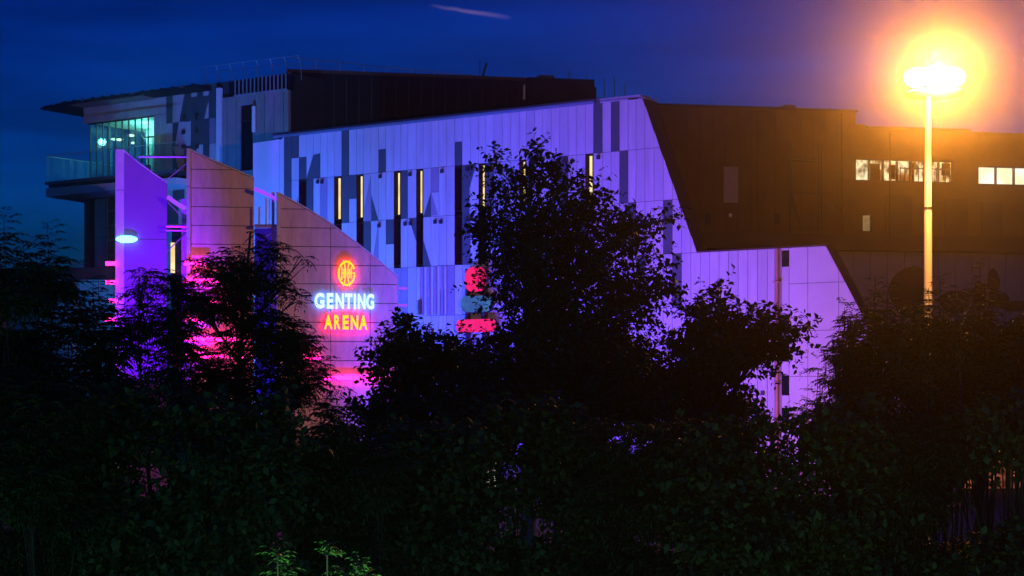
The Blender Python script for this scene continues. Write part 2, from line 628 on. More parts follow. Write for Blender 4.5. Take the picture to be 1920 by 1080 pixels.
# strip of alternating dark openings between the downpipe and the plain tower
xa, xbm = FA.S(1466), XB
zz = [ZT2] + [FA.Z(1472, y) for y in (470, 500, 590, 625, 640, 678, 704, 741, 765, 805)] + [2.0]
for j in range(len(zz) - 1):
    b.poly([(xa, 0.0, zz[j + 1]), (xbm, 0.0, zz[j + 1]), (xbm, 0.0, zz[j]), (xa, 0.0, zz[j])], 'joint')
    if j % 2:
        panel([(xa, zz[j + 1]), (xbm, zz[j + 1]), (xbm, zz[j]), (xa, zz[j])], 'blackglass')
    else:
        panel([(xa, zz[j + 1]), (xbm, zz[j + 1]), (xbm, zz[j]), (xa, zz[j])], 'panel')
# ribbed zone and louvre in the third tier
for k in range(9):
    x = FA.S(786) + k * 0.28
    b.box(x, x + 0.14, -0.11, -0.045, ROW[4] + 0.05, ROW[3] - 0.05, 'mid' if k % 2 else 'panel')
for k in range(14):
    z = FA.Z(787, 590) + k * 0.072
    b.box(FA.S(785), FA.S(793), -0.17, -0.12, z, z + 0.03, 'joint')
# bulk of the block behind the skin
b.prism([(XL, 0), (E1b[0] - 1, 0), (E1b[0] - 1.0, ZT2), (E1a[0] - 0.45, ROW[0] - .1), (XL, ROW[0] - .1)], 1.2, 1.66, 'black')
# little square vents
for px, py in [(714, 331), (770, 327), (830, 321), (877, 318), (884, 317), (597, 341), (605, 341), (1059, 302), (1123, 295), (712, 423), (761, 420), (771, 419), (817, 416), (828, 416), (876, 412), (885, 410), (1431, 737), (1431, 753)]:
    x, z = FA.S(px), FA.Z(px, py)
    b.box(x - 0.11, x + 0.11, -0.14, -0.035, z - 0.13, z + 0.13, 'darkmetal')
b.build('wall', fa)
# sloping thick ends
b = MB()
b.hexa([(E1a[0], 0.02, E1a[1]), (E1a[0], 1.7, E1a[1]), (E1b[0], 1.7, E1b[1] - .3), (E1b[0], 0.02, E1b[1] - .3),
        (E1a[0] - .4, 0.02, E1a[1]), (E1a[0] - .4, 1.7, E1a[1]), (E1b[0] - .4, 1.7, E1b[1] - .3), (E1b[0] - .4, 0.02, E1b[1] - .3)], 'fascia')
b.box(E1a[0] - .4, E1a[0] + 0.06, 0.1, 1.75, E1a[1] + .003, E1a[1] + .10, 'steel')
b.build('sloped_end', fa)
b = MB()
b.hexa([(E2a[0], 0.02, E2a[1]), (E2a[0], 1.3, E2a[1]), (E2c[0], 1.3, 0), (E2c[0], 0.02, 0),
        (E2a[0] - .4, 0.02, E2a[1]), (E2a[0] - .4, 1.3, E2a[1]), (E2c[0] - .4, 1.3, 0), (E2c[0] - .4, 0.02, 0)], 'fascia')
b.build('sloped_end', fa)
b = MB()
b.box(E1b[0] - 1.2, E2a[0], 0.03, 1.25, ZT2 - .02, ZT2 + 0.09, 'fascia')
b.build('coping', fa)
b = MB()
b.tube([(XL + 2.2, -0.22, ROW[0] + 0.12), (E1a[0] - 3.4, -0.22, ROW[0] + 0.12)], 0.16, 'gutter', 8)
b.box(XL + 2.0, E1a[0] - 3.2, -0.05, 1.5, ROW[0] + .0, ROW[0] + 0.34, 'gutter')
b.build('gutter', fa)
b = MB()
b.box(E1a[0] - 3.1, E1a[0] - .05, -0.18, 1.2, ROW[0] + .12, ROW[0] + 0.24, 'steel')
b.box(E1a[0] - 3.1, E1a[0] - 1.0, -0.12, -0.06, ROW[0] - .02, ROW[0] + .08, 'steel')
b.build('roof_flashing', fa)
b = MB()
b.tube([(FA.S(1459), -0.16, 0), (FA.S(1459), -0.16, ZT2 - .05)], 0.10, 'copper', 10)
b.box(XP, FA.S(1466), -0.028, 0.03, 0, ZT2, 'mid')
for z in (4, 7, 10, 13):
    b.box(FA.S(1459) - .2, FA.S(1459) + .2, -0.34, -0.03, z, z + .08, 'copper')
b.build('downpipe', fa)
# slot windows
for (ci, r), lit in WIN.items():
    x0, x1 = GX(ci) + .02, GX(ci + 1) - .02
    z1, z0 = ROW[r] - 0.05, ROW[r + 1] + 0.12
    if r == 1:
        z0 = ROW[r + 1] + 0.25
    b = MB()
    D = 0.36
    b.box(x0, x0 + .04, -0.05, D, z0, z1, 'reveal')
    b.box(x1 - .04, x1, -0.05, D, z0, z1, 'reveal')
    b.box(x0 + .04, x1 - .04, -0.05, D, z1 - .05, z1, 'reveal')
    b.box(x0 + .04, x1 - .04, -0.05, D, z0, z0 + .05, 'reveal')
    wo = b.build('window', fa)
    b = MB()
    b.box(x0 + .04, x1 - .04, D - .03, D - .01, z0 + .05, z1 - .05, 'slotlit' if lit else 'blackglass')
    b.build('pane', wo)
    b = MB()
    b.box(x0 + .04, x0 + .075, D - .07, D - .032, z0 + .05, z1 - .05, 'reveal')
    b.build('frame', wo)
# entrance glazing at ground level, behind the trees
for px0, px1 in ((866, 900), (908, 940), (992, 1026), (1040, 1066)):
    x0, x1 = FA.S(px0), FA.S(px1)
    b = MB()
    b.box(x0 - .06, x1 + .06, -0.06, -0.001, 0.15, 0.22, 'darkmetal')
    b.box(x0 - .06, x1 + .06, -0.06, -0.001, 2.42, 2.5, 'darkmetal')
    for x in (x0 - .06, (x0 + x1) / 2 - .03, x1):
        b.box(x, x + .06, -0.06, -0.001, .22, 2.42, 'darkmetal')
    wo = b.build('entrance_door', fa)
    b = MB()
    b.box(x0, x1, -0.04, -0.01, 0.22, 2.42, 'doorlit')
    b.build('pane', wo)
b = MB()
b.box(XL, E2c[0] - .5, 0.0, 0.4, 0, 2.58, 'concrete')
b.build('plinth', fa)

# ------------------------------------------------------------------ left tower with the glass lounge
DT = 8.0
FT = Frame(400, FA.Y(400) if hasattr(FA, 'Y') else 0, -35) if False else None
tw = root_in('lounge_tower', FA, label='tall tower with teal glass lounge, cantilevered balcony and sloping roof canopy', cat='building')


def T(px, d=DT):
    return FA.S(px, d)


def TZ(px, py, d=DT):
    return FA.Z(px, py, d)


b = MB()
zt_ = TZ(415, 153)
# patterned panels between x=310 and 420 px
xlim = [312, 324, 335, 346, 358, 369, 381, 393, 406]
zr = [TZ(360, 166) - .0, TZ(360, 226), TZ(360, 273), TZ(360, 322), TZ(360, 372), TZ(360, 430), 3.0]


def tpanel(pl, m, y=DT):
    cx = sum(p[0] for p in pl) / len(pl)
    cz = sum(p[1] for p in pl) / len(pl)
    q = [(x + (G if x < cx else -G), z + (G if z < cz else -G)) for x, z in pl]
    b.prism(q, y - .03, y + .02, m)


pat = ['slate', 'panel', 'panel', 'slate', 'slate', 'slate', 'slate', 'slate',
       'panel', 'slate', 'panel', 'panel', 'slate', 'slate', 'slate', 'mid',
       'panel', 'slate', 'panel', 'slate', 'slate', 'panel', 'slate', 'panel',
       'panel', 'slate', 'slate', 'panel', 'panel', 'slate', 'panel', 'panel',
       'slate', 'slate', 'panel', 'panel', 'slate', 'slate', 'panel', 'slate',
       'panel', 'slate', 'slate', 'slate', 'panel', 'slate', 'slate', 'panel']
for r in range(6):
    for i in range(8):
        ztop = zt_ - .05 if r == 0 else zr[r]
        tpanel([(T(xlim[i]), zr[r + 1]), (T(xlim[i + 1]), zr[r + 1]), (T(xlim[i + 1]), ztop), (T(xlim[i]), ztop)], pat[r * 8 + i])


def tw_wedge(pp, m):
    q = [(T(60 + x * .2963), TZ(60 + x * .2963, 80 + y * .2963)) for x, y in pp]
    ar = sum(q[i][0] * q[(i + 1) % len(q)][1] - q[(i + 1) % len(q)][0] * q[i][1] for i in range(len(q)))
    if ar < 0:
        q.reverse()
    b.prism(q, DT - .038, DT - .0301, m)


tw_wedge([(968, 315), (1000, 310), (1000, 500), (935, 500)], 'slate')
tw_wedge([(1010, 300), (1045, 292), (1045, 340), (1010, 345)], 'panel')
tw_wedge([(1086, 290), (1120, 283), (1120, 333), (1086, 338)], 'panel')
tw_wedge([(1119, 375), (1119, 478), (1092, 482)], 'panel')
tw_wedge([(892, 508), (930, 502), (897, 648), (892, 650)], 'slate')
tw_wedge([(935, 502), (1004, 497), (1004, 640), (905, 648)], 'panel')
tw_wedge([(892, 655), (930, 655), (930, 800)], 'panel')
for px, py in [(347, 221), (371, 219), (346, 248), (371, 246), (346, 275), (371, 275)]:
    b.box(T(px) - .16, T(px) + .16, DT - .16, DT - .05, TZ(px, py) - .16, TZ(px, py) + .16, 'darkmetal')
# pale band above the lounge glass and panel jamb to its right
ztg = TZ(288, 216)
for i in range(11):
    x0, x1 = T(157) + (T(312) - T(157)) * i / 11, T(157) + (T(312) - T(157)) * (i + 1) / 11
    tpanel([(x0, ztg), (x1, ztg), (x1, zt_ - .05), (x0, zt_ - .05)], 'panel')
for px0, px1 in ((289, 301), (301, 312)):
    tpanel([(T(px0), TZ(300, 372)), (T(px1), TZ(300, 372)), (T(px1), ztg), (T(px0), ztg)], 'panel' if px0 == 289 else 'panel2')
# body behind
XT0 = T(157)
b.box(T(289), T(545), DT + .02, DT + 10, 0, zt_ - .05, 'joint')
b.box(XT0, T(289), DT + .03, DT + 10, ztg + .05, zt_ - .06, 'joint')
b.box(XT0 + .6, T(289), DT + .02, DT + 10, TZ(220, 372), TZ(220, 338), 'joint')
# end wall facing left: pale
b.build('wall', tw)
# concrete stair wall to the right of the panels
b = MB()
xc0, xc1 = T(421), T(545)
xd0, xd1 = T(454), T(478)
zc = TZ(450, 181)
zd1, zd0 = TZ(466, 197), TZ(466, 320)
b.box(xc0, xd0, DT - .25, DT + .015, 0, zc, 'concrete')
b.box(xd1, xc1, DT - .25, DT + .015, 0, zc, 'concrete')
b.box(xd0, xd1, DT - .25, DT + .015, zd1, zc, 'concrete')
b.box(xd0, xd1, DT - .25, DT + .015, 0, zd0, 'concrete')
for i in range(7):
    x = xc0 + (xc1 - xc0) * (i + .5) / 7
    if not xd0 - .1 < x < xd1 + .1:
        b.box(x - .02, x + .02, DT - .256, DT - .251, 1, zc - .1, 'joint')
b.build('concrete_wall', tw)
b = MB()
b.box(xd0 + .01, xd1 - .01, DT - .10, DT + .0, zd0 + .01, zd1 - .01, 'reveal')
b.box(xd0 + .01, xd1 - .01, DT - .17, DT - .101, zd1 - 1.3, zd1 - 1.2, 'darkmetal')
b.box(xd0 + .05, xd1 - .05, DT - .14, DT - .102, zd0 + .1, zd1 - 1.32, 'blackglass')
b.build('door', tw)
b = MB()
b.tube([(T(484), DT - .5, TZ(484, 249)), (T(484), DT - .5, TZ(484, 201))], .16, 'whitepipe', 8)
b.build('downpipe', tw)
b = MB()
b.box(T(411), T(418), DT - .35, DT - .04, TZ(414, 305), TZ(414, 166), 'whitepipe')
b.build('downpipe', tw)
# balustrade on the concrete wall
b = MB()
b.box(T(444), T(543), DT - .35, DT - .26, zc + .0, zc + .12, 'steel')
for i in range(14):
    x = T(446) + (T(541) - T(446)) * i / 13
    b.box(x - .05, x + .05, DT - .33, DT - .27, zc + .12, zc + 1.25, 'steel')
b.box(T(430), T(545), DT - .02, DT + .5, zc, TZ(500, 147), 'black')
b.build('balustrade', tw)
# curved safety rails on the roof
b = MB()
zr0 = TZ(480, 150)
tops = []
for i in range(8):
    x = T(370) + (T(549) - T(370)) * i / 7
    zz0 = zt_ - .35 + (zr0 + .1 - zt_) * i / 7
    pts = [(x, DT + 1.0 - .9 * (1 - math.cos(t)) * .6, zz0 + 1.9 * math.sin(t)) for t in np.linspace(0, 1.35, 6)]
    b.tube(pts, .03, 'steel', 5)
    tops.append((pts[-1], pts[-3]))
for k in range(2):
    b.tube([t[k] for t in tops], .018, 'steel', 4)
b.build('guard_rail', tw)
# roof canopy
b = MB()
c0, c1 = T(156), T(397)
zf = TZ(395, 153, DT - 1.5)
b.hexa([(c0, DT - 1.6, zf - .35), (c1, DT - 1.6, zf - .35), (c1, DT + 8, zf - .55), (c0, DT + 8, zf - .55),
        (c0, DT - 1.7, zf - .1), (c1, DT - 1.7, zf - .1), (c1, DT + 8, zf + .3), (c0, DT + 8, zf + .3)], 'black')
b.box(T(160), T(292), DT - 1.55, DT - .05, zf - .46, zf - .36, 'soffit')
b.build('roof', tw)
for i in range(14):
    b = MB()
    x = T(150) + (T(390) - T(150)) * i / 13
    b.hexa([(x - .05, DT - 2.0, zf - .3), (x + .35, DT - 2.0, zf - .3), (x + .35, DT - 1.72, zf - .12), (x - .05, DT - 1.72, zf - .12), (x - .05, DT - 1.98, zf - .22), (x + .35, DT - 1.98, zf - .28), (x + .35, DT - 1.72, zf - .09), (x - .05, DT - 1.72, zf + .01)], 'steel' if i % 5 == 2 else 'darkmetal')
    b.build('roof_clip', tw)
for i in range(5):
    b = MB()
    x0 = c0 - .05 - (i + 1) * .72
    b.hexa([(x0, DT - 1.9 + .1 * i, zf - .42), (x0 + .82, DT - 1.9 + .1 * i, zf - .34), (x0 + .82, DT + 6, zf - .44), (x0, DT + 6, zf - .5),
            (x0, DT - 1.9 + .1 * i, zf - .30), (x0 + .82, DT - 1.9 + .1 * i, zf - .12), (x0 + .82, DT + 6, zf - .16), (x0, DT + 6, zf - .36)], 'black')
    b.build('brise_soleil', tw)
# lounge glazing and interior
zg0 = TZ(220, 338)
b = MB()
nx = 10
gx = [T(168) + (T(289) - T(168)) * i / nx for i in range(nx + 1)]
for i in range(nx + 1):
    b.box(gx[i] - .035, gx[i] + .035, DT + .03, DT + .15, zg0, ztg - .02, 'darkmetal')
b.box(gx[0], gx[-1], DT + .03, DT + .16, ztg - .14, ztg - .02, 'darkmetal')
b.box(gx[8], gx[-1], DT + .02, DT + .155, TZ(280, 258), TZ(280, 258) + .12, 'darkmetal')
for y in (2.0, 4.0, 6.0):
    b.box(gx[0] - .04, gx[0] + .04, DT + y, DT + y + .07, zg0, ztg - .03, 'darkmetal')
wo = b.build('window', tw)
b = MB()
b.poly([(gx[0], DT + .09, zg0), (gx[-1], DT + .09, zg0), (gx[-1], DT + .09, ztg - .1), (gx[0], DT + .09, ztg - .1)], 'glass')
b.poly([(gx[0], DT + 7, zg0), (gx[0], DT + .09, zg0), (gx[0], DT + .09, ztg - .1), (gx[0], DT + 7, ztg - .1)], 'glass')
b.build('pane', wo)
b = MB()
b.box(gx[0] + .1, gx[-1], DT + 7.0, DT + 7.2, zg0, ztg, 'tealwall')
b.box(gx[-1] - .2, gx[-1], DT + .2, DT + 7, zg0, ztg, 'tealwall')
b.box(gx[0] + .1, gx[-1] - .21, DT + .2, DT + 7, ztg - .05, ztg + .04, 'tealwall')
b.box(gx[0] + .1, gx[-1] - .21, DT + .2, DT + 7, zg0 - .3, zg0 - .02, 'concrete')
b.box(T(243), T(251), DT + 2.5, DT + 3.0, zg0, ztg - .06, 'whitepipe')
b.box(T(200), T(206), DT + 4.5, DT + 4.9, zg0, ztg - .06, 'tealwall')
for k in range(9):
    x = gx[0] + .7 + k * .68
    b.box(x, x + .3, DT + 2.5, DT + 2.8, zg0, zg0 + .9 + .3 * (k % 3), 'darkmetal')
b.build('lounge_interior', tw)
for px, py, d, w in ((214, 261, 3, .3), (224, 262, 3.2, .34), (246, 254, 2.2, .3), (223, 237, 4, .2), (246, 238, 4, .2), (188, 263, 2, .08), (250, 268, 3, .2)):
    x, z = FA.S(px, DT + d), FA.Z(px, py, DT + d)
    b = MB()
    b.lathe((x, DT + d, z), [(w * .4, -.09), (w, -.03), (w, .03), (w * .3, .1)], 'spotlit', 10)
    b.tube([(x, DT + d, z + .06), (x, DT + d, ztg - .05)], .012, 'darkmetal', 4)
    b.build('pendant_light', tw)
lamp('lounge_light', 'POINT', (T(232), DT + 2.2, ztg - .7), (0.25, 1.0, 0.85), 330, tw, radius=.4)
lamp('lounge_light', 'POINT', (T(212), DT + 4.0, ztg - .9), (0.30, 1.0, 0.85), 200, tw, radius=.3)
# balcony
YB = DT - 2.6
bx0, bx1 = FA.S(86, YB), FA.S(330, YB)
zb1 = FA.Z(100, 341, YB)
zb0 = FA.Z(100, 368, YB)
b = MB()
b.box(bx0 + .1, bx1, YB + .2, DT + 6, zb1 - .42, zb1 - .02, 'darkmetal')
b.box(bx0 - .1, bx1, YB - .05, YB + .19, zb1 - .18, zb1 + .04, 'gutter')
b.hexa([(bx0, YB + .02, zb0), (bx1, YB + .02, zb0 + .1), (bx1, DT + 5, zb0 - .15), (bx0, DT + 5, zb0 - .25),
        (bx0, YB, zb0 + .72), (bx1, YB, zb1 - .6), (bx1, DT + 5, zb1 - .6), (bx0, DT + 5, zb0 + .72)], 'column')
for i in range(9):
    x = bx0 + .8 + (bx1 - bx0 - 1) * i / 8
    b.box(x - .12, x + .12, YB + .3, YB + .5, zb0 + .65, zb1 - .425, 'darkmetal')
b.build('balcony', tw)
b = MB()
zb2 = FA.Z(100, 292, YB)
nb = 8
bgx = [bx0 + (bx1 - bx0) * i / nb for i in range(nb + 1)]
for i in range(nb):
    b.poly([(bgx[i] + .02, YB + .06, zb1 + .04), (bgx[i + 1] - .02, YB + .06, zb1 + .04), (bgx[i + 1] - .02, YB + .06, zb2), (bgx[i] + .02, YB + .06, zb2)], 'glass')
for i in range(4):
    y0, y1 = YB + .06 + i * 2.2, YB + .06 + i * 2.2 + 2.16
    b.poly([(bx0, y1, zb1 + .04), (bx0, y0, zb1 + .04), (bx0, y0, zb2), (bx0, y1, zb2)], 'glass')
bal = b.build('glass_balustrade', tw)
b = MB()
b.box(bx0 - .03, bx1, YB + .02, YB + .10, zb2 + .002, zb2 + .06, 'steel')
b.box(bx0 - .03, bx0 + .05, YB + .10, YB + 8.8, zb2 + .002, zb2 + .06, 'steel')
b.build('handrail', bal)
# legs and lower shaft
b = MB()
zl = zb0 - .16
b.box(T(163), T(175), DT - .3, DT + .6, 0, zl, 'darkmetal')
b.build('support_column', tw)
b = MB()
for j in range(7):
    z0 = j * (zl / 7)
    tpanel([(T(178), z0), (T(198), z0), (T(198), z0 + zl / 7), (T(178), z0 + zl / 7)], 'panel2')
b.box(T(176), T(289), DT + .03, DT + 6, 0, zl, 'joint')
b.build('lower_wall', tw)
b = MB()
lx0, lx1 = T(201, DT - 1), T(216, DT - 1)
for x in (lx0, lx1):
    b.tube([(x, DT - 1, 0), (x, DT - 1, zl)], .05, 'steel', 5)
for k in range(18):
    z = 1 + k * (zl - 1) / 18
    b.tube([(lx0, DT - 1, z), (lx1, DT - 1, z)], .03, 'steel', 4)
    if k % 3 == 0:
        b.tube([(lx0, DT - 1, z), (lx1, DT - 1, z + 1.8)], .025, 'steel', 4)
b.build('escape_ladder', tw)

# ------------------------------------------------------------------ black rooftop block
FB = Frame(545, 147.0, 11.7)
bl = root_in('rooftop_block', FB, label='windowless black rooftop block rising behind the violet facade', cat='building')
b = MB()
zB = FB.Z(545, 136)
x2, x3 = FB.S(985), FB.S(1110)
b.box(0, x2, 0, 14, 10, zB, 'black')
b.box(-.3, x2 - .01, -.16, .5, zB + .003, zB + .25, 'fascia')
for k in range(19):
    b.box(k * x2 / 19 + .4, k * x2 / 19 + .46, -.03, -.003, 12, zB - .2, 'fascia')
b.box(-.25, -.003, -.1, .8, 14, zB, 'concrete')
b.build('wall', bl)
b = MB()
b.box(x2 + .003, x3, -.8, 12, 10, FB.Z(1050, 150), 'black')
b.box(x3 + .003, x3 + .5, 0.5, 12, 10, FB.Z(1110, 161), 'black')
b.build('end_bay', bl)
b = MB()
b.box(FB.S(1011), FB.S(1040), .2, 2, FB.Z(1050, 150) + .003, FB.Z(1025, 140), 'darkmetal')
b.build('roof_vent', bl)
b = MB()
b.box(FB.S(980), FB.S(984), -.2, -.005, FB.Z(982, 187), FB.Z(982, 160), 'steel')
b.build('downpipe', bl)
b = MB()
pts = [(FB.S(549 + i * 45), 0.6, zB + 1.3 - i * .12) for i in range(9)]
b.tube(pts, .03, 'steel', 5)
b.tube([(p[0], p[1], p[2] - .6) for p in pts], .022, 'steel', 5)
for i, p in enumerate(pts[1:-1]):
    b.tube([(p[0], p[1], zB + .25), p], .03, 'steel', 5)
b.build('guard_rail', bl)
# aerials
mast = root_in('aerial_tripod', FB, label='thin dark aerial tripod on the black rooftop, left of the roof vent', cat='aerial')
b = MB()
x = FB.S(907)
b.tube([(x, 1, zB + .2), (FB.S(917), 1, zB + 1.5)], .09, 'darkmetal', 6)
b.tube([(FB.S(911), 1, zB + .2), (FB.S(913), 1, zB + 1.2)], .05, 'darkmetal', 6)
b.tube([(FB.S(904), 1, zB + .2), (FB.S(904), 1, zB + 1.75)], .03, 'darkmetal', 6)
b.tube([(FB.S(900), 1, zB + .28), (FB.S(930), 1, zB + .28)], .05, 'darkmetal', 6)
b.build('mast', mast)
for px, y0, y1, lab in ((1066, 152, 131, 'short twin roof aerial just right of the roof vent'), (1100, 152, 137, 'stubby aerial at the right end of the black rooftop'),
                        (1133, 186, 147, 'thin left mast on the roof flashing past the black block'), (1152, 186, 144, 'tallest thin mast on the pale roof flashing'), (1171, 184, 158, 'shortest thin mast near the slanted facade corner')):
    fr = FB if px < 1110 else FA
    d = .5 if px < 1110 else 1.0
    e = root_in('roof_aerial', fr, label=lab, cat='aerial', group='aerials on the rooftops')
    b = MB()
    b.tube([(fr.S(px, d), d, fr.Z(px, y0 + 4, d)), (fr.S(px, d), d, fr.Z(px, y1, d))], .028, 'darkmetal', 6)
    if px == 1066:
        b.tube([(fr.S(px + 4, d), d, fr.Z(px, y0 + 4, d)), (fr.S(px + 4, d), d, fr.Z(px, y1 + 3, d))], .028, 'darkmetal', 6)
    b.box(fr.S(px, d) - .12, fr.S(px, d) + .12, d - .12, d + .12, fr.Z(px, y0 + 4, d) - .05, fr.Z(px, y0 + 4, d) + .1, 'darkmetal')
    b.build('mast', e)

# ------------------------------------------------------------------ dark hall on the right
FW = Frame(1240, 127.0, 11.7)
dh = root_in('dark_hall', FW, label='large dark brown hall with stepped roofline and lit office windows', cat='building')
zW1, zW2, zW3 = FW.Z(1240, 199), FW.Z(1640, 241), FW.Z(1840, 255)
xw = [FW.S(p) for p in (1180, 1605, 1624, 1820, 1990)]
wr1 = (FW.S(1604), FW.S(1787), FW.Z(1604, 339), FW.Z(1604, 297))
wr2 = (FW.S(1834), FW.S(1970), FW.Z(1834, 346), FW.Z(1834, 311))
wr3 = (FW.S(1617), FW.S(1635), FW.Z(1620, 435), FW.Z(1620, 401))
b = MB()
b.box(xw[0], xw[1], 0, 18, 8, zW1, 'darkwall')
X5 = xw[4] + 5
# right part of the front, in strips round the window openings
b.box(xw[1] + .003, X5, 0.02, .4, wr1[3], zW2 - .003, 'darkwall')
b.box(xw[1] + .003, xw[2], 0.05, 3, zW2, FW.Z(1610, 232), 'darkwall')
b.box(xw[1] + .003, X5, 0.02, .4, 8, wr3[2], 'darkwall')
b.box(wr3[1], X5, 0.02, .4, wr3[2], wr2[2], 'darkwall')
b.box(xw[1] + .003, wr3[0], 0.02, .4, wr3[2], wr1[2] - .3, 'darkwall')
b.box(wr3[0], wr3[1], 0.02, .4, wr3[3], wr1[2] - .3, 'darkwall')
b.box(xw[1] + .003, wr2[0], 0.02, .4, wr1[2] - .3, wr1[2], 'darkwall') if wr2[2] >= wr1[2] - .3 else None
b.box(wr1[1], wr2[0], 0.02, .4, wr1[2], wr1[3], 'darkwall')
b.box(wr2[0], X5, 0.02, .4, wr2[3], wr1[3], 'darkwall') if wr2[3] < wr1[3] else None
b.box(wr2[1], X5, 0.02, .4, wr2[2], wr2[3], 'darkwall')
b.box(xw[1] + .003, X5, .41, 18, 8, zW2 - .3, 'black')
b.box(xw[1] - 1, X5, -.06, .5, zW2 + .003 - .0, zW2 + .2, 'fascia') if False else None
for i in range(18):
    x = xw[0] + (xw[1] - xw[0]) * (i + .5) / 18
    b.box(x - .025, x + .025, -.018, -.003, 12, zW1 - .1, 'fascia')
b.box(xw[0], xw[1] + .1, -.12, .6, zW1 + .003, zW1 + .18, 'fascia')
b.box(xw[2] + .003, xw[3], -.1, .6, zW2 + .003, zW2 + .15, 'fascia')
b.box(FW.S(1357), FW.S(1384), -.03, -.003, FW.Z(1370, 380), FW.Z(1370, 313), 'tanwall')
for x0, x1, y0, y1 in ((1660, 1710, 365, 440), (1770, 1815, 372, 442), (1840, 1880, 380, 442)):
    b.box(FW.S(x0), FW.S(x1), -.03, 0.015, FW.Z(x0, y1), FW.Z(x0, y0), 'fascia')
for py in (262, 330, 395):
    z = FW.Z(1240, py)
    b.box(xw[0], xw[1] - .01, -.014, -.0035, z, z + .03, 'fascia')
for px in (1322, 1452):
    b.box(FW.S(px), FW.S(px) + .4, -.05, -.003, FW.Z(px, 420), FW.Z(px, 400), 'joint')
b.build('wall', dh)
b = MB()
for px in (1420, 1578, 1668):
    x = FW.S(px)
    b.tube([(x, -.1, 9), (x, -.1, FW.Z(px, 250) if px > 1600 else zW1 - .1)], .06, 'fascia', 6)
b.build('downpipe', dh)
b = MB()
x, z = FW.S(1368), FW.Z(1368, 404)
b.lathe((x, -.16, z - .15), [(.06, 0), (.13, .08), (.13, .2), (.05, .28)], 'whitepipe', 10)
b.box(x - .05, x + .05, -.1, -.003, z - .05, z + .05, 'darkmetal')
b.build('bulkhead_light', dh)
b = MB()
b.box(FW.S(1472), FW.S(1494), .2, 1.5, zW1 + .19, zW1 + .42, 'darkmetal')
b.build('roof_vent', dh)


def strip_window(x0, x1, z0, z1, n, lit):
    b = MB()
    t = .07
    b.box(x0, x1, -.0, .3, z0, z0 + t, 'darkmetal')
    b.box(x0, x1, -.0, .3, z1 - t, z1, 'darkmetal')
    for i in range(n + 1):
        x = x0 + (x1 - x0) * i / n
        b.box(x - t / 2, x + t / 2, 0.003, .297, z0 + t, z1 - t, 'darkmetal')
    w = b.build('window', dh)
    b = MB()
    b.box(x0 + .02, x1 - .02, .31, .34, z0 + .02, z1 - .02, lit)
    b.build('pane', w)
    return w


w1 = strip_window(*wr1, 7, 'officelit')
b = MB()
for x in np.linspace(FW.S(1690), FW.S(1783), 12):
    b.box(x, x + .05, .2, .25, wr1[2] + .1, wr1[2] + 1.1, 'darkmetal')
b.box(FW.S(1690), FW.S(1783), .18, .199, wr1[2] + .95, wr1[2] + 1.03, 'darkmetal')
b.box(FW.S(1634), FW.S(1652), .2, .25, wr1[2] + .1, wr1[3] - .3, 'reveal')
b.build('handrail', w1)
pw = (wr1[1] - wr1[0]) / 7
for i, (fa_, fb_, h0, h1) in enumerate(((.0, .0, 0, 0), (.35, .95, 0, .55), (.5, .95, .1, .8), (.05, .95, .0, .35), (.1, .3, .0, .9), (.0, .55, .6, .95), (.3, .9, .35, .95))):
    if h1:
        b = MB()
        zz0, zz1 = wr1[2], wr1[3]
        b.box(wr1[0] + pw * (i + fa_), wr1[0] + pw * (i + fb_), .262, .3, zz0 + .07 + (zz1 - zz0 - .14) * h0, zz0 + .07 + (zz1 - zz0 - .14) * h1, random.choice(('reveal', 'concrete', 'copper')))
        b.build('blind', w1)
strip_window(*wr2, 4, 'whitelit')
strip_window(*wr3, 1, 'dimlit')
# access scaffold against the hall
sc = root_in('access_scaffold', FW, label='thin pipe scaffold frame standing against the dark brown hall', cat='scaffold')
b = MB()
sx = [FW.S(p, -1) for p in (1482, 1536, 1541)]
zlo, zhi = FW.Z(1500, 452, -1), FW.Z(1500, 268, -1)
for x in sx:
    b.tube([(x, -1, zlo), (x, -1, zhi)], .05, 'darkmetal', 6)
for py in (296, 302, 362, 427):
    z = FW.Z(1500, py, -1)
    b.tube([(sx[0] - .2, -1, z), (sx[-1] + .3, -1, z)], .04, 'darkmetal', 6)
b.tube([(sx[0] + .1, -1, FW.Z(1500, 362, -1)), (sx[0] + .8, -1, FW.Z(1500, 427, -1))], .04, 'darkmetal', 6)
b.tube([(sx[-1] + .6, -1, FW.Z(1550, 375, -1)), (sx[-1] + 2.6, -1, FW.Z(1550, 425, -1))], .03, 'darkmetal', 6)
b.build('frame', sc)

# lower hall with fascia and printed wall
FLW = Frame(1300, 122.0, 8.5)
lh = root_in('low_hall', FLW, label='low tan panelled hall with a deep brown fascia and dark printed shapes', cat='building')
zl1, zl0 = FLW.Z(1300, 438), FLW.Z(1300, 470)
b = MB()
b.box(-2.0, FLW.S(1985), -.9, 8, zl0 + .1, zl1, 'fascia')
b.build('fascia', lh)
b = MB()
x = FLW.S(1470)
k = 0
while x < FLW.S(1985):
    for z0, z1 in ((0.1, 4.0), (4.0, 9.0), (9.0, zl0 + .08)):
        q = [(x + .02, z0 + .015), (x + 1.16, z0 + .015), (x + 1.16, z1 - .015), (x + .02, z1 - .015)]
        b.prism(q, -.05, .0, 'tanwall')
    x += 1.18
b.box(FLW.S(1440), FLW.S(1985), .003, 7, 0, zl0 + .09, 'joint')
b.build('wall', lh)
b = MB()


def blob(cx, cy, rx, ry, n=22, y=-.06, wob=.06):
    q = []
    for i in range(n):
        t = 2 * math.pi * i / n
        r = 1 + wob * math.sin(3 * t + cx)
        px, py = cx + rx * r * math.cos(t), cy - ry * r * math.sin(t)
        q.append((FLW.S(px), FLW.Z(px, py)))
    b.prism(q, y, -.0501, 'tanmark')


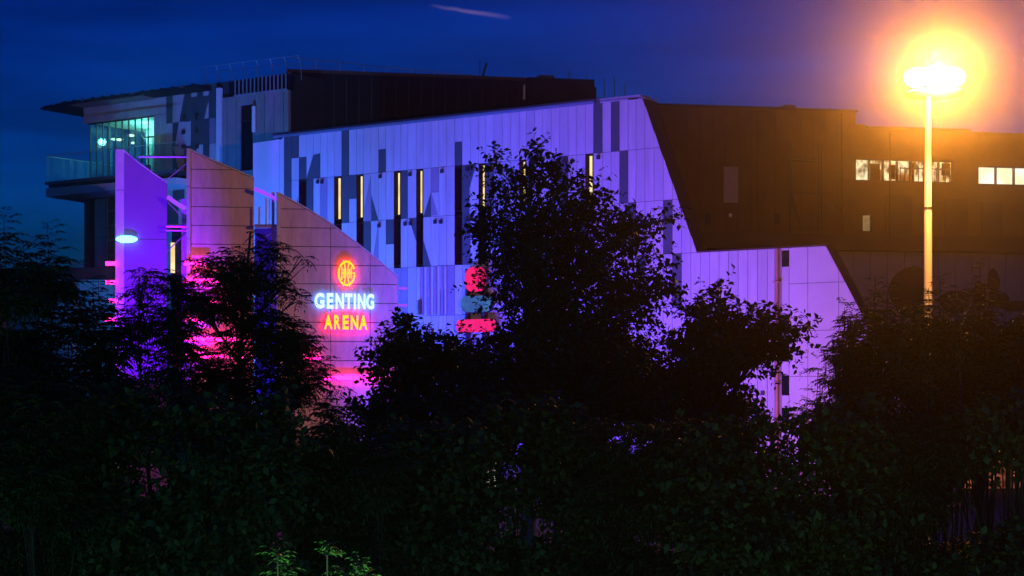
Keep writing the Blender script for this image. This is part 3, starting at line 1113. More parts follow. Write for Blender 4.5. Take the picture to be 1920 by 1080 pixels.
blob(1708, 548, 40, 50)
blob(1862, 530, 12, 26, y=-.058)
blob(1872, 562, 20, 12, y=-.062)
blob(1836, 556, 12, 30, y=-.064)
blob(1902, 574, 26, 10, y=-.066)
blob(1790, 566, 30, 22, y=-.068)
b.build('printed_shapes', lh)
b = MB()
b.box(FLW.S(1600), FLW.S(1985), -.02 - 3, -.06 - .9, 2.9, 3.1, 'darkmetal')
b.build('door_canopy', lh)

for px0, px1, m_ in ((1796, 1838, 'orangeglow'), (1846, 1886, 'orangeglow'), (1894, 1940, 'orangeglow'), (1470, 1500, 'doorlit'), (1555, 1580, 'orangeglow')):  # added doors, orange panes standing in for lamplight near the ground
    x0, x1 = FLW.S(px0), FLW.S(px1)
    b = MB()
    b.box(x0 - .07, x1 + .07, -.12, -.055, 2.62, 2.7, 'darkmetal')
    b.box(x0 - .07, x1 + .07, -.12, -.055, .0, .08, 'darkmetal')
    for x in (x0 - .07, (x0 + x1) / 2 - .035, x1):
        b.box(x, x + .07, -.12, -.055, .08, 2.62, 'darkmetal')
    wo = b.build('entrance_door', lh)
    b = MB()
    b.box(x0, x1, -.09, -.06, .08, 2.62, m_)
    b.build('pane', wo)

# low annex at the left
FX = Frame(0, 140.0, -6)
ax = root_in('low_annex', FX, label='low grey annex with a dark parapet at the far left, behind the saplings', cat='building')
b = MB()
zx = FX.Z(100, 525)
b.box(-20, FX.S(212), 0, 10, 0, zx, 'concrete')
for i in range(22):
    b.box(-6 + i * 1.1, -5.97 + i * 1.1, -.012, -.002, 2, zx - .05, 'joint')
b.box(-20, FX.S(212), -.02, -.003, 8.8, 8.9, 'joint')
b.build('wall', ax)
b = MB()
b.box(-20, FX.S(214), -.5, 10.2, zx + .003, FX.Z(100, 503), 'black')
b.tube([(-20, 0, FX.Z(100, 494)), (FX.S(165), 0, FX.Z(100, 494))], .03, 'steel', 5)
for i in range(8):
    b.tube([(-5 + i * 1.9, 0, FX.Z(100, 503)), (-5 + i * 1.9, 0, FX.Z(100, 494))], .025, 'steel', 5)
b.build('parapet', ax)

# ------------------------------------------------------------------ fins


def fin(fr, px0, px1, top, name_label, skin, colpx, joints, vjoints=(), thick=.35):
    """top: list of (px,py) along the sloping top edge, left to right"""
    e = root_in('fin_wall', fr, label=name_label, cat='fin wall', group='tall blade walls before the entrance')
    b = MB()
    pts = [(fr.S(px0), 0.0), (fr.S(px1), 0.0)] + [(fr.S(x), fr.Z(x, y)) for x, y in reversed(top)]
    b.prism(pts, 0, thick, skin, 'darkmetal')
    xa_, xb_ = fr.S(px0), fr.S(px1)
    for z in joints:
        # joint grooves drawn as thin recessed battens, cut where the top slopes below them
        xe = xb_
        for i in range(len(top) - 1):
            za, zb = fr.Z(*top[i]), fr.Z(*top[i + 1])
            if zb < z <= za:
                t = (za - z) / (za - zb)
                xe = fr.S(top[i][0]) + (fr.S(top[i + 1][0]) - fr.S(top[i][0])) * t
                break
        if xe - xa_ > .3:
            b.box(xa_ + .02, xe - .03, -.006, -.001, z - .02, z + .02, 'joint')
    for vx in vjoints:
        zz_ = np.interp(vx, [t[0] for t in top], [fr.Z(*t) for t in top])
        b.box(fr.S(vx) - .015, fr.S(vx) + .015, -.008, -.0015, 0, zz_ - .05, 'joint')
    b.build('face_panel', e)
    b = MB()
    tp = [(fr.S(x), -.02, fr.Z(x, y) + .03) for x, y in top]
    for a, c in zip(tp[:-1], tp[1:]):
        b.hexa([(a[0], -.06, a[2]), (c[0], -.06, c[2]), (c[0], thick + .04, c[2]), (a[0], thick + .04, a[2]),
                (a[0], -.06, a[2] + .1), (c[0], -.06, c[2] + .1), (c[0], thick + .04, c[2] + .1), (a[0], thick + .04, a[2] + .1)], 'column')
    b.build('coping', e)
    b = MB()
    xl, xr = fr.S(colpx), fr.S(px0) - .004
    b.box(xl, xr, -.25, thick + .3, 0, fr.Z(*top[0]) + .12, 'column')
    for z in np.arange(3, fr.Z(*top[0]), 3.2):
        b.box(xl - .006, xr + .006 - .012, -.256, -.2501, z, z + .03, 'joint')
    b.build('edge_column', e)
    return e


F1 = Frame(233, 116.0, 8)
F2 = Frame(357, 114.0, 8)
F3 = Frame(526, 112.0, 8)
jz = [1.6 + 1.22 * i for i in range(18)]
fin(F1, 233, 313, [(233, 285), (262, 309), (288, 328), (313, 345)], 'leftmost tall fin wall, glowing saturated violet', 'finvioletlit', 217, [8.0, 16.0, 13.2], (), .4)
fin(F2, 357, 476, [(357, 283), (395, 301), (436, 318), (476, 336)], 'middle tall fin wall, dull brown with horizontal joints', 'finskin', 350, [F2.Z(400, y) for y in (318, 353, 388, 423, 458, 493, 528, 563, 600, 636)], (), .4)
fin(F3, 526, 746, [(526, 366), (575, 393), (620, 421), (665, 455), (710, 490), (746, 521)], 'widest fin wall, pinkish brown, carrying the lit sign', 'finskin', 519,
    [F3.Z(560, y) for y in (392, 427, 462, 497, 532, 568, 604, 640, 676, 712, 748)], (620, 694), .4)

# struts and braces between the fins
st = root_in('strut_frame', F2, label='slim steel strut frame in the gap between violet and brown fins', cat='strut frame', group='steel frames between the fins')
b = MB()
x0, x1 = F2.S(314, 1), F2.S(350, 1)
for py, r in ((424, .12), (432, .06)):
    b.tube([(x0 - .1, 1, F2.Z(330, py, 1)), (x1, 1, F2.Z(330, py, 1))], r, 'steel', 6)
b.tube([(x0 - .2, 1.2, F2.Z(314, 340, 1)), (x1 + .2, 1.2, F2.Z(350, 300, 1))], .035, 'steel', 5)
b.tube([(x0, 1.2, F2.Z(314, 470, 1)), (x1, 1.2, F2.Z(350, 435, 1))], .035, 'steel', 5)
b.tube([(x0, 1.2, F2.Z(314, 378, 1)), (x1, 1.2, F2.Z(350, 415, 1))], .035, 'steel', 5)
b.tube([(F2.S(260, 1), 1, F2.Z(260, 294, 1)), (x1, 1, F2.Z(350, 294, 1))], .07, 'steel', 6)
b.box(F2.S(340, 1), F2.S(349, 1), 1.3, 1.9, 0, F2.Z(345, 372, 1), 'whitepipe')
b.build('brace', st)
b = MB()
pts = [(F2.S(x, .8), .8, F2.Z(x, y, .8)) for x, y in ((314, 369), (326, 378), (338, 386), (348, 391))]
b.tube(pts, .13, 'violet', 8)
b.build('light_tube', st)
st = root_in('strut_frame', F3, label='pale strut frame with thin posts left of the sign fin', cat='strut frame', group='steel frames between the fins')
b = MB()
for px, y0, y1, r in ((486, 423, 388, .07), (499, 426, 372, .05), (512, 600, 360, .10), (505, 426, 372, .03), (520, 600, 360, .06)):
    b.tube([(F3.S(px, 1), 1, F3.Z(px, y0, 1)), (F3.S(px, 1), 1, F3.Z(px, y1, 1))], r, 'whitepipe', 6)
b.tube([(F3.S(477, 1), 1, F3.Z(500, 424, 1)), (F3.S(524, 1), 1, F3.Z(500, 424, 1))], .12, 'steel', 6)
b.tube([(F3.S(490, 1.2), 1.2, F3.Z(490, 448, 1)), (F3.S(522, 1.2), 1.2, F3.Z(522, 428, 1))], .04, 'steel', 5)
b.tube([(F3.S(514, .9), .9, F3.Z(514, 480, 1)), (F3.S(522, .9), .9, F3.Z(522, 428, 1))], .10, 'whitepipe', 6)
b.build('brace', st)
b = MB()
b.tube([(F3.S(x, .8), .8, F3.Z(x, y, .8)) for x, y in ((477, 354), (492, 360), (507, 367), (519, 375))], [.12, .12, .1, .1], 'violet', 8)
b.build('light_tube', st)
# inner wall glimpsed between fins
iw = root_in('inner_wall', F2, label='violet lit wall glimpsed in the gap left of the sign fin', cat='wall')
b = MB()
b.box(F2.S(478, 5), F2.S(520, 5), 5, 5.3, 0, F2.Z(500, 428, 5), 'finvioletlit')
b.box(F2.S(322, 5), F2.S(349, 5), 5, 5.3, 0, F2.Z(330, 424, 5), 'blackglass')
b.build('panel', iw)
b = MB()
b.box(F2.S(320, 5), F2.S(328, 5), 4.9, 4.99, F2.Z(324, 512, 5), F2.Z(324, 455, 5), 'slotlit')
b.build('window', iw)

# magenta light tubes
TUBES = [  # frame, px0, px1, py, note
    (F1, 199, 217, 495, 'highest short pink tube stub left of the violet fin'),
    (F1, 199, 217, 530, 'second highest pink tube stub left of the violet fin'),
    (F1, 205, 217, 565, 'dim middle pink tube stub left of the violet fin'),
    (F1, 198, 217, 600, 'pink tube stub beside the violet fin, above the lowest'),
    (F1, 198, 217, 668, 'lowest pink tube stub left of the violet fin'),
    (F2, 345, 386, 494, 'highest pink tube across the brown fin'),
    (F2, 343, 415, 527, 'pink tube just below the highest across the brown fin'),
    (F2, 388, 450, 565, 'short pink tube right of centre on the brown fin'),
    (F2, 345, 380, 600, 'small pink tube at the left edge of the brown fin'),
    (F2, 346, 470, 636, 'long pink tube low on the brown fin'),
    (F2, 313, 476, 668, 'lowest and longest pink tube spanning the brown fin'),
    (F3, 545, 600, 671, 'short pink tube left, below the sign lettering'),
    (F3, 606, 742, 709, 'bright long magenta tube at the bottom of the sign fin'),
]
for fr, p0, p1, py, lab in TUBES:
    e = root_in('light_tube', fr, label=lab, cat='light tube', group='magenta light tubes on the fins')
    z = fr.Z(p0, py)
    x0, x1 = fr.S(p0), fr.S(p1)
    b = MB()
    b.tube([(x0, -.42, z), (x1, -.42, z)], .12, 'pink', 8)
    b.build('tube', e)
    n = max(2, int((x1 - x0) / 1.2))
    for i in range(n):
        x = x0 + (x1 - x0) * (i + .5) / n
        b = MB()
        b.box(x - .03, x + .03, -.34, .1, z - .03, z + .03, 'darkmetal')
        b.build('bracket', e)
for py, lab in ((540, 'upper violet tube end right of the sign fin'), (572, 'lower violet tube end right of the sign fin')):
    e = root_in('light_tube', F3, label=lab, cat='light tube', group='violet tube ends beside the sign fin')
    b = MB()
    b.tube([(F3.S(747), .2, F3.Z(747, py)), (F3.S(764), .2, F3.Z(747, py))], .07, 'violet', 8)
    b.build('tube', e)
    b = MB()
    b.box(F3.S(745), F3.S(747), .1, .3, F3.Z(747, py) - .12, F3.Z(747, py) + .12, 'darkmetal')
    b.build('bracket', e)

# cyan lens ghost on the violet fin, modelled as a glowing oval with a light
e = root_in('cyan_ghost', F1, label='oval cyan lens ghost modelled as a lamp on the edge of the violet fin', cat='lamp')
lx, lz = F1.S(238), F1.Z(238, 449)
b = MB()
n = 18
vs = []
for k, (r, y) in enumerate(((.30, -.36), (.58, -.31), (.66, -.25), (.60, -.17))):
    vs.append([(lx + r * math.cos(2 * math.pi * i / n), y, lz + r * .34 * math.sin(2 * math.pi * i / n)) for i in range(n)])
b.poly(list(reversed(vs[0])), 'cyan')
for k in range(3):
    for i in range(n):
        j = (i + 1) % n
        b.poly([vs[k][i], vs[k][j], vs[k + 1][j], vs[k + 1][i]], 'cyan')
b.build('lamp_glass', e)
b = MB()
b.box(lx - .3, lx + .3, -.165, -.08, lz - .16, lz + .16, 'darkmetal')
b.box(lx - .08, lx + .08, -.08, 0, lz - .08, lz + .08, 'darkmetal')
b.build('bracket', e)
lamp('cyan_ghost_light', 'POINT', (lx - .3, -1.0, lz), (0.10, 0.85, 1.0), 4, e, radius=.2)

# ------------------------------------------------------------------ sign
sg = root_in('wall_sign', F3, label='lit sign with round emblem, blue-white GENTING and yellow ARENA lettering', cat='sign')


def letter(ch, px0, px1, pyb, pyt, face, side, col):
    cu = bpy.data.curves.new('letter', 'FONT')
    cu.body = ch
    cu.size = 1.0
    cu.offset = 0.04
    cu.extrude = 0.5
    tmp = bpy.data.objects.new('tmp', cu)
    me = bpy.data.meshes.new_from_object(tmp)
    bpy.data.objects.remove(tmp)
    bpy.data.curves.remove(cu)
    n = len(me.vertices)
    co = np.empty(n * 3)
    me.vertices.foreach_get('co', co)
    co = co.reshape(n, 3)
    mn, mx = co.min(0), co.max(0)
    x0, x1 = F3.S(px0), F3.S(px1)
    z0, z1 = F3.Z(px0, pyb), F3.Z(px0, pyt)
    if ch == 'I':
        pass
    out = np.empty((n, 3))
    out[:, 0] = x0 + (co[:, 0] - mn[0]) / (mx[0] - mn[0]) * (x1 - x0)
    out[:, 2] = z0 + (co[:, 1] - mn[1]) / (mx[1] - mn[1]) * (z1 - z0)
    out[:, 1] = -.10 - (co[:, 2] - mn[2]) / (mx[2] - mn[2]) * .14
    me.vertices.foreach_set('co', out.ravel())
    me.materials.clear()
    me.materials.append(M[face])
    me.materials.append(M[side])
    me.update()
    for p in me.polygons:
        p.material_index = 0 if p.normal.y < -.7 else 1
    o = bpy.data.objects.new('letter', me)
    COL.objects.link(o)
    o.parent = sg
    o['label'] = 'letter %s, %s' % (ch, col)


gl = [('G', 589.5, 608), ('E', 612.5, 625), ('N', 629, 644.5), ('T', 646.5, 660.5), ('I', 663, 667), ('N', 670.5, 685), ('G', 686.5, 701)]
for i, (ch, a, c) in enumerate(gl):
    sl = (a - 589) * .018
    letter(ch, a, c, 578.5 + sl, 549.5 + sl, 'signwhite', 'signblue', 'blue white')
al = [('A', 607.5, 623), ('R', 626, 638), ('E', 642, 653.5), ('N', 657, 671.5), ('A', 673, 688.5)]
for ch, a, c in al:
    sl = (a - 608) * .018
    letter(ch, a, c, 617.5 + sl, 590.5 + sl, 'signface', 'signred', 'yellow with red edge')
# emblem: oval ring, two bowed strokes and two small H shapes
b = MB()
ex, ez = F3.S(649.5), F3.Z(649.5, 513)
sx_, sz_ = 15.0 / FL * 112.3, 22.0 / FL * 112.3


def em(u, v):
    return (ex + u * sx_, -.17, ez + v * sz_)


ring = [em(math.cos(t), math.sin(t)) for t in np.linspace(math.radians(22), math.radians(350), 40)]
strokes = [ring,
           [em(-.42 + .30 * (1 - (v / 1.12) ** 2), v) for v in np.linspace(-1.12, 1.12, 16)],
           [em(.42 - .30 * (1 - (v / 1.12) ** 2), v) for v in np.linspace(-1.12, 1.12, 16)],
           [em(-.60, -.55), em(-.60, .55)], [em(-.60, 0.02), em(-.14, 0.02)], [em(-.33, -.40), em(-.33, .40)],
           [em(.60, -.45), em(.60, .55)], [em(.14, 0.02), em(.60, 0.02)], [em(.36, -.40), em(.36, .40)],
           [em(.72, .04), em(1.02, .04)], [em(.99, .04), em(.985, -.17)]]
for q in strokes:
    b.tube([(x, y - .07, z) for x, y, z in q], .07 if q is ring else .046, 'signface', 6)
    b.tube([(x, y + .04, z) for x, y, z in q], .045, 'signred', 6)
b.build('emblem', sg)
b = MB()
for px in (600, 640, 680):
    for py in (564, 605):
        b.box(F3.S(px) - .03, F3.S(px) + .03, -.098, .0, F3.Z(px, py) - .03, F3.Z(px, py) + .03, 'darkmetal')
b.build('fixing', sg)

# lens ghost of the lit sign, modelled as glowing boxes on rails
s2 = root_in('sign_ghost', FA, label='red and teal lens ghost of the lit sign, modelled as boxes behind the central tree', cat='sign')


def gbox(px0, px1, py0, py1, m, d):
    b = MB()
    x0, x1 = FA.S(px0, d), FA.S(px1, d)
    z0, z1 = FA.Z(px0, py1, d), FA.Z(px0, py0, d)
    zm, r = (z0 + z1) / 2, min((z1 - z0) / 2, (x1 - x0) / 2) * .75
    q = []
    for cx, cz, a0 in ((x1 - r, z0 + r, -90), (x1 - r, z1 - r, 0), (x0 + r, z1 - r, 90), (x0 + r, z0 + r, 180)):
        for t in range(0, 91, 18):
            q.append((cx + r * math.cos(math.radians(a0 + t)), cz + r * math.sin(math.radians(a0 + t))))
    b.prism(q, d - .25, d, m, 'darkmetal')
    return b.build('ghost_box', s2)


gbox(876, 916, 502, 548, 'redghost', -.5)
gbox(868, 926, 556, 586, 'tealghost', -.5)
gbox(860, 934, 600, 624, 'redghost', -.5)
gbox(885, 934, 702, 711, 'redghost', -.5)
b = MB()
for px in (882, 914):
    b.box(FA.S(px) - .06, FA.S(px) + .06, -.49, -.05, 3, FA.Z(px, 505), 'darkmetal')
b.build('ghost_rail', s2)

# ------------------------------------------------------------------ floodlights on the facade


def flood(pos, target, col, power, cone, label, blend=1.0, group='floodlights at the foot of the facade'):
    pos = Vector(pos)
    e = empty('floodlight', (pos.x, pos.y, 0), 0, label=label, cat='floodlight', group=group)
    d = (Vector(target) - pos).normalized()
    e.rotation_euler = (0, 0, math.atan2(d.y, d.x) - math.pi / 2)
    b = MB()
    b.box(-.2, .2, -.16, .16, pos.z - .14 - .25, pos.z + .15 - .25, 'darkmetal')
    b.box(-.17, .17, .161, .175, pos.z - .11 - .25, pos.z + .12 - .25, 'lampcase')
    b.build('housing', e)
    b = MB()
    b.tube([(0, 0, 0), (0, 0, pos.z - .39)], .05, 'steel', 8)
    b.box(-.18, .18, -.18, .18, 0, .04, 'steel')
    b.build('stand', e)
    l = lamp('beam', 'SPOT', (0, .3, pos.z), col, power, e, None, cone, blend, .15)
    loc = Matrix.Rotation(-e.rotation_euler.z, 3, 'Z') @ (Vector(target) - e.location)
    l.rotation_euler = (loc - Vector((0, .3, pos.z))).to_track_quat('-Z', 'Y').to_euler()


FLOODP = 29500
words_ = ['furthest left', 'second from the left', 'third from the left', 'fourth from the left', 'fifth from the left', 'sixth from the left', 'seventh from the left', 'rightmost but two', 'rightmost but one', 'rightmost']
cols = [(.02, .30, 1.0), (.025, .13, 1.0), (.04, .07, 1.0), (.05, .05, 1.0), (.05, .04, 1.0), (.06, .035, 1.0), (.10, .035, 1.0), (.21, .055, .66), (.33, .095, .40), (.42, .125, .34)]
PW = [1.0, 1.0, 1.0, .95, .9, .85, .75, .52, .42, .42]
for i in range(10):
    x = -32.0 + i * 5.3
    yo = -13.0 if i < 5 else -17.0
    hh = 17.0 if x < 0 else 12.0
    pw = FLOODP * PW[i]
    flood(FA.W(x, yo, .7), FA.W(x, 0, hh), cols[i], pw, 120, 'dark floodlight on a short stand before the facade, %s' % words_[i])
# violet flood for the leftmost fin, and one inside the gap
flood(F1.W(F1.S(268), -11.0, .6), F1.W(F1.S(272), 0, 14), (.15, .0, 1.0), 62000, 42, 'small violet floodlight at the foot of the leftmost fin', .6, 'floodlights at the fins')
flood(F3.W(F3.S(500, 3.2), 2.6, .6), F3.W(F3.S(500, 5), 5, 13.5), (.22, .03, 1.0), 7000, 36, 'small violet floodlight in the gap beside the sign fin', .8, 'floodlights at the fins')

# ------------------------------------------------------------------ street lamp
LY = 50.0
lp = P(1740, 180, LY)
sl = empty('street_lamp', (lp.x, LY, 0), 0, label='tall street lamp with a blazing orange cluster head', cat='street lamp')
zt0 = lp.z
zj = P(1740, 391, LY).z
b = MB()
b.tube([(0, 0, 0), (0, 0, zj)], [.135, .105], 'polem', 28)
b.tube([(0, 0, zj + .02), (0, 0, zt0)], [.098, .075], 'polem', 28)
b.build('pole', sl)
b = MB()
b.tube([(0, 0, zj - .02), (0, 0, zj + .04)], .115, 'darkmetal', 14)
b.build('joint_ring', sl)
b = MB()
hx = .17
b.lathe((hx, 0, zt0), [(.28, -.02), (.76, .02), (.78, .07), (.70, .12), (.2, .16)], 'lampcase', 28)
b.tube([(0, 0, zt0 + .1), (hx, 0, zt0 + 1.2)], .06, 'lampcase', 8)
b.build('head_tray', sl)
for k, dx in enumerate((-.46, 0.0, .46)):
    b = MB()
    rr = .42 if k == 1 else .36
    zc_ = zt0 + (.56 if k == 1 else .50)
    b.lathe((hx + dx, -.05, zc_), [(rr * .45, -.24), (rr * .85, -.15), (rr, 0), (rr * .85, .13), (rr * .45, .21)], 'lantern', 16)
    o = b.build('lantern', sl)
    b = MB()
    b.lathe((hx + dx, -.05, zc_ + .212), [(rr * .45, 0), (rr * .4, .03), (.1, .05)], 'lampcase', 12)
    b.build('cap', o)
# floodlight cluster: one lantern faces the car park (towards the viewer), one the arena, the rest spills round the pole
lamp('sodium_light', 'SPOT', (hx, -.62, zt0 + .5), (1.0, 0.30, 0.018), 31000, sl, (hx - 10.5, -50, 10.5), 27, .5, .25)
lamp('sodium_downlight', 'SPOT', (-.05, -1.25, zt0 - .05), (1.0, 0.42, 0.09), 8000, sl, (0.02, -.15, 6), 60, .6, .12)
lamp('sodium_spill', 'POINT', (hx - .1, -1.15, zt0 - .12), (1.0, 0.38, 0.06), 2200, sl, radius=.15)
lamp('sodium_beam', 'SPOT', (hx, .45, zt0 + .45), (1.0, 0.42, 0.12), 42000, sl, (hx - 27, 62.5, 12.0), 84, 1.0, .25)

# ------------------------------------------------------------------ plants


class Leaves:
    def __init__(s):
        s.q = []
        s.t = []

    def add(s, base, d, nrm, L, Wd, tone):
        """arrays: base, direction, normal; rhombic leaves folded a little along the midrib"""
        side = np.cross(d, nrm)
        side /= np.linalg.norm(side, axis=1, keepdims=True) + 1e-9
        L = L[:, None]
        Wd = Wd[:, None]
        mid = base + d * L * .45
        q = np.stack([base, mid + side * Wd * .5 + nrm * L * .06, base + d * L - nrm * L * .08, mid - side * Wd * .5 + nrm * L * .06], 1)
        s.q.append(q)
        s.t.append(tone)

    def build(s, name, m, parent):
        q = np.concatenate(s.q)
        t = np.concatenate(s.t)
        n = len(q)
        me = bpy.data.meshes.new(name)
        me.vertices.add(n * 4)
        me.vertices.foreach_set('co', q.reshape(-1).astype(np.float32))
        me.loops.add(n * 4)
        me.loops.foreach_set('vertex_index', np.arange(n * 4, dtype=np.int32))
        me.polygons.add(n)
        me.polygons.foreach_set('loop_start', np.arange(0, n * 4, 4, dtype=np.int32))
        me.update(calc_edges=True)
        a = me.attributes.new('tone', 'FLOAT', 'FACE')
        a.data.foreach_set('value', t.astype(np.float32))
        me.materials.append(M[m])
        o = bpy.data.objects.new(name, me)
        COL.objects.link(o)
        o.parent = parent
        return o


def unit(a):
    return a / (np.linalg.norm(a, axis=-1, keepdims=True) + 1e-9)


def rand_dirs(n):
    return unit(rng.normal(size=(n, 3)))


def sample_blobs(blobs, Y, n, flat=.8, jit=.35):
    """points and outward directions within a union of ellipsoids given as (px,py,rx,ry)"""
    area = np.array([r[2] * r[3] for r in blobs], float)
    cnt = np.maximum(6, (n * area / area.sum()).astype(int))
    C, O, IDX, CEN = [], [], [], []
    for k, (px, py, rx, ry) in enumerate(blobs):
        dy = (rng.random() - .5) * 2 * jit * max(rx, ry) / FL * Y
        c = np.array(P(px, py, Y + dy))
        c[1] = Y + dy
        R = np.array([rx, (rx + ry) / 2 * flat, ry]) / FL * Y
        d = rand_dirs(cnt[k])
        r = rng.random(cnt[k]) ** .5 * (.8 + .35 * rng.random(cnt[k]))
        p = c + d * R * r[:, None]
        # clumps and gaps
        ph = rng.random(3) * 6
        fr = 2.2
        nse = np.sin(p[:, 0] * fr * 1.3 + ph[0]) * np.sin(p[:, 1] * fr + ph[1]) + np.sin(p[:, 2] * fr * 1.2 + ph[2]) * np.sin(p[:, 0] * fr * .7 + 1)
        n2 = np.sin(p[:, 0] * 5.1 + ph[1]) * np.sin(p[:, 2] * 4.7 + ph[2]) * np.sin(p[:, 1] * 4.3 + ph[0])
        keep = nse * .8 + n2 * .9 > -.45 + .3 * rng.random(len(p))
        C.append(p[keep])
        O.append(d[keep])
        IDX += [k] * int(keep.sum())
        CEN.append(c)
    return np.concatenate(C), np.concatenate(O), np.array(IDX), CEN


def broad_twigs(lv, C, O, L=.13, per=14, tl=.6):
    n = len(C)
    t = unit(O * .7 + np.array([0, 0, .35]) + rng.normal(size=(n, 3)) * .45)
    ln = tl * (.6 + .8 * rng.random(n))
    for k in range(per):
        f = (k + .5) / per
        base = C + t * (ln * f)[:, None] + np.array([0, 0, -1]) * (ln * f * f * .18)[:, None]
        sd = unit(np.cross(t, rand_dirs(n)))
        d = unit(t * .45 + sd * .9 + np.array([0, 0, -.22]))
        nr = unit(np.cross(d, np.cross(np.array([0, 0, 1.0]) + rng.normal(size=(n, 3)) * .5, d)))
        l = L * (.45 + .95 * rng.random(n))
        lv.add(base, d, nr, l, l * (.52 + .2 * rng.random(n)), rng.random(n))
    return t, ln


def feather(lv, C, H, L, droop=.55, pairs=5, lw=.26):
    """compound leaves: rachis from C going out along H, leaflets in pairs"""
    n = len(C)
    up = np.array([0, 0, 1.0])
    side = unit(np.cross(H, up))
    tn = .25 + .5 * rng.random(n)
    for k in range(pairs + 1):
        f = (k + .8) / (pairs + .8)
        b0 = C + H * (L * f)[:, None] + up * (L * (.42 * f - droop * f * f))[:, None]
        tang = unit(H + up * (.42 - 2 * droop * f))
        ll = L * (.46 - .16 * abs(f - .45))
        tone = np.clip(tn + .2 * (rng.random(n) - .5), 0, 1)
        if k == pairs:
            nr = unit(np.cross(side, tang))
            lv.add(b0, tang, nr, ll, ll * lw, tone)
        else:
            for sgn in (-1, 1):
                d = unit(tang * .55 + side * sgn * .8 - up * .28 + rng.normal(size=(n, 3)) * .10)
                nr = unit(np.cross(np.cross(d, up + rng.normal(size=(n, 3)) * .25), d))
                lv.add(b0, d, nr, ll, ll * lw, tone)


def rosettes(lv, C, O, L, per=5, pairs=4):
    n = len(C)
    a0 = rng.random(n) * 6.28
    for k in range(per):
        a = a0 + k * 6.28 / per + rng.normal(size=n) * .25
        el = .25 + .4 * rng.normal(size=n)
        H = np.stack([np.cos(a), np.sin(a), el], 1) + O * .35
        feather(lv, C + O * .02, unit(H), L * (.7 + .5 * rng.random(n)), .5 + .25 * rng.random(1)[0], pairs)


def limb_pts(a, c, sag=.12, n=5):
    a, c = np.array(a, float), np.array(c, float)
    pts = []
    off = rng.normal(size=3) * np.linalg.norm(c - a) * .06
    for i in range(n):
        f = i / (n - 1)
        p = a + (c - a) * f + off * math.sin(f * math.pi)
        p[2] += math.sin(f * math.pi) * sag * np.linalg.norm((c - a)[:2]) - 0
        pts.append(tuple(p))
    return pts


def sprays(CEN, blobs, Y, tb, per_area, bark):
    """radiating leafy boughs: returns twig bases and directions, draws their wood"""
    C, O = [], []
    for c, (px, py, rx, ry) in zip(CEN, blobs):
        R_ = np.array([rx, (rx + ry) / 2 * .8, ry]) / FL * Y
        m = max(4, int(per_area * rx * ry / 400))
        for k in range(m):
            d = rand_dirs(1)[0]
            d[2] += .25
            d /= np.linalg.norm(d)
            end = c + d * R_ * (1.0 + .35 * rng.random())
            st_ = c + d * R_ * .15
            pts = limb_pts(st_, end, -.06, 5)
            tb.tube(pts, [.014, .012, .009, .007, .004], bark, 4)
            ln = np.linalg.norm(end - st_)
            q = max(3, int(ln / .16))
            for f in np.linspace(.35, 1.0, q):
                p = st_ + (end - st_) * f
                C.append(p + rng.normal(size=3) * .05)
                O.append(d + rng.normal(size=3) * .4)
    return np.array(C), unit(np.array(O))


def plant(name, label, cat, base_px, Y, blobs, n, kind='broad', L=.13, trunk_r=.16, group=None, bark='trunk', leafm=None, per=14, tl=.6, stems=1, twigs=40, flat=.8, airy=0):
    global rng
    rng = np.random.default_rng(zlib.crc32(label.encode()))
    bx = (base_px - 960) / FL * Y
    e = empty(name, (bx, Y, 0), 0, label=label, cat=cat, group=group)
    off = np.array([bx, Y, 0])
    C, O, IDX, CEN = sample_blobs(blobs, Y, n, flat)
    C = C - off
    CEN = [c - off for c in CEN]
    lo = C[:, 2] > .15
    C, O, IDX = C[lo], O[lo], IDX[lo]
    tb = MB()
    top = max(CEN, key=lambda c: c[2])
    # trunk follows towards the top blob
    if stems == 1:
        tz = top[2]
        tp = []
        for i in range(8):
            f = i / 7
            w = max(0, f - .25) / .75
            tp.append((top[0] * w + .12 * math.sin(f * 5 + bx), top[1] * w + .1 * math.sin(f * 4), tz * f))
        tb.tube(tp, [trunk_r * (1 - .86 * (i / 7)) for i in range(8)], bark, 8)

        def attach(c):
            f = min(.95, max(.12, (c[2] - .9 - .35 * math.hypot(c[0], c[1])) / tz))
            i = min(6, int(f * 7))
            g = f * 7 - i
            return np.array(tp[i]) * (1 - g) + np.array(tp[i + 1]) * g, trunk_r * (1 - .86 * f)
    else:
        def attach(c):
            return np.array([c[0] * .25, c[1] * .25, 0.0]), trunk_r
    for k, c in enumerate(CEN):
        a, r = attach(c)
        rr = min(r * .6, .02 + .014 * np.linalg.norm(c - a))
        lp_ = limb_pts(a, c)
        tb.tube(lp_, [rr * (1 - .75 * i / 4) for i in range(5)], bark, 6)
        own = np.where(IDX == k)[0]
        if len(own):
            for j in rng.choice(own, min(twigs, len(own)), replace=False):
                s0_ = np.array(lp_[int(rng.integers(2, 5))])
                tb.tube(limb_pts(s0_, C[j], .05, 4), [rr * .28 + .004, .011, .008, .005], bark, 4)
    lv = Leaves()
    if kind == 'broad':
        if airy:
            C2, O2 = sprays(CEN, blobs, Y, tb, airy, bark)
            broad_twigs(lv, C2, O2, L, 7, tl * .55)
        broad_twigs(lv, C, O, L, per, tl)
    else:
        rosettes(lv, C, O, L, per, 4)
    tb.build('trunk', e)
    lv.build('crown', leafm or ('leaf' if kind == 'broad' else 'ash'), e)
    return e


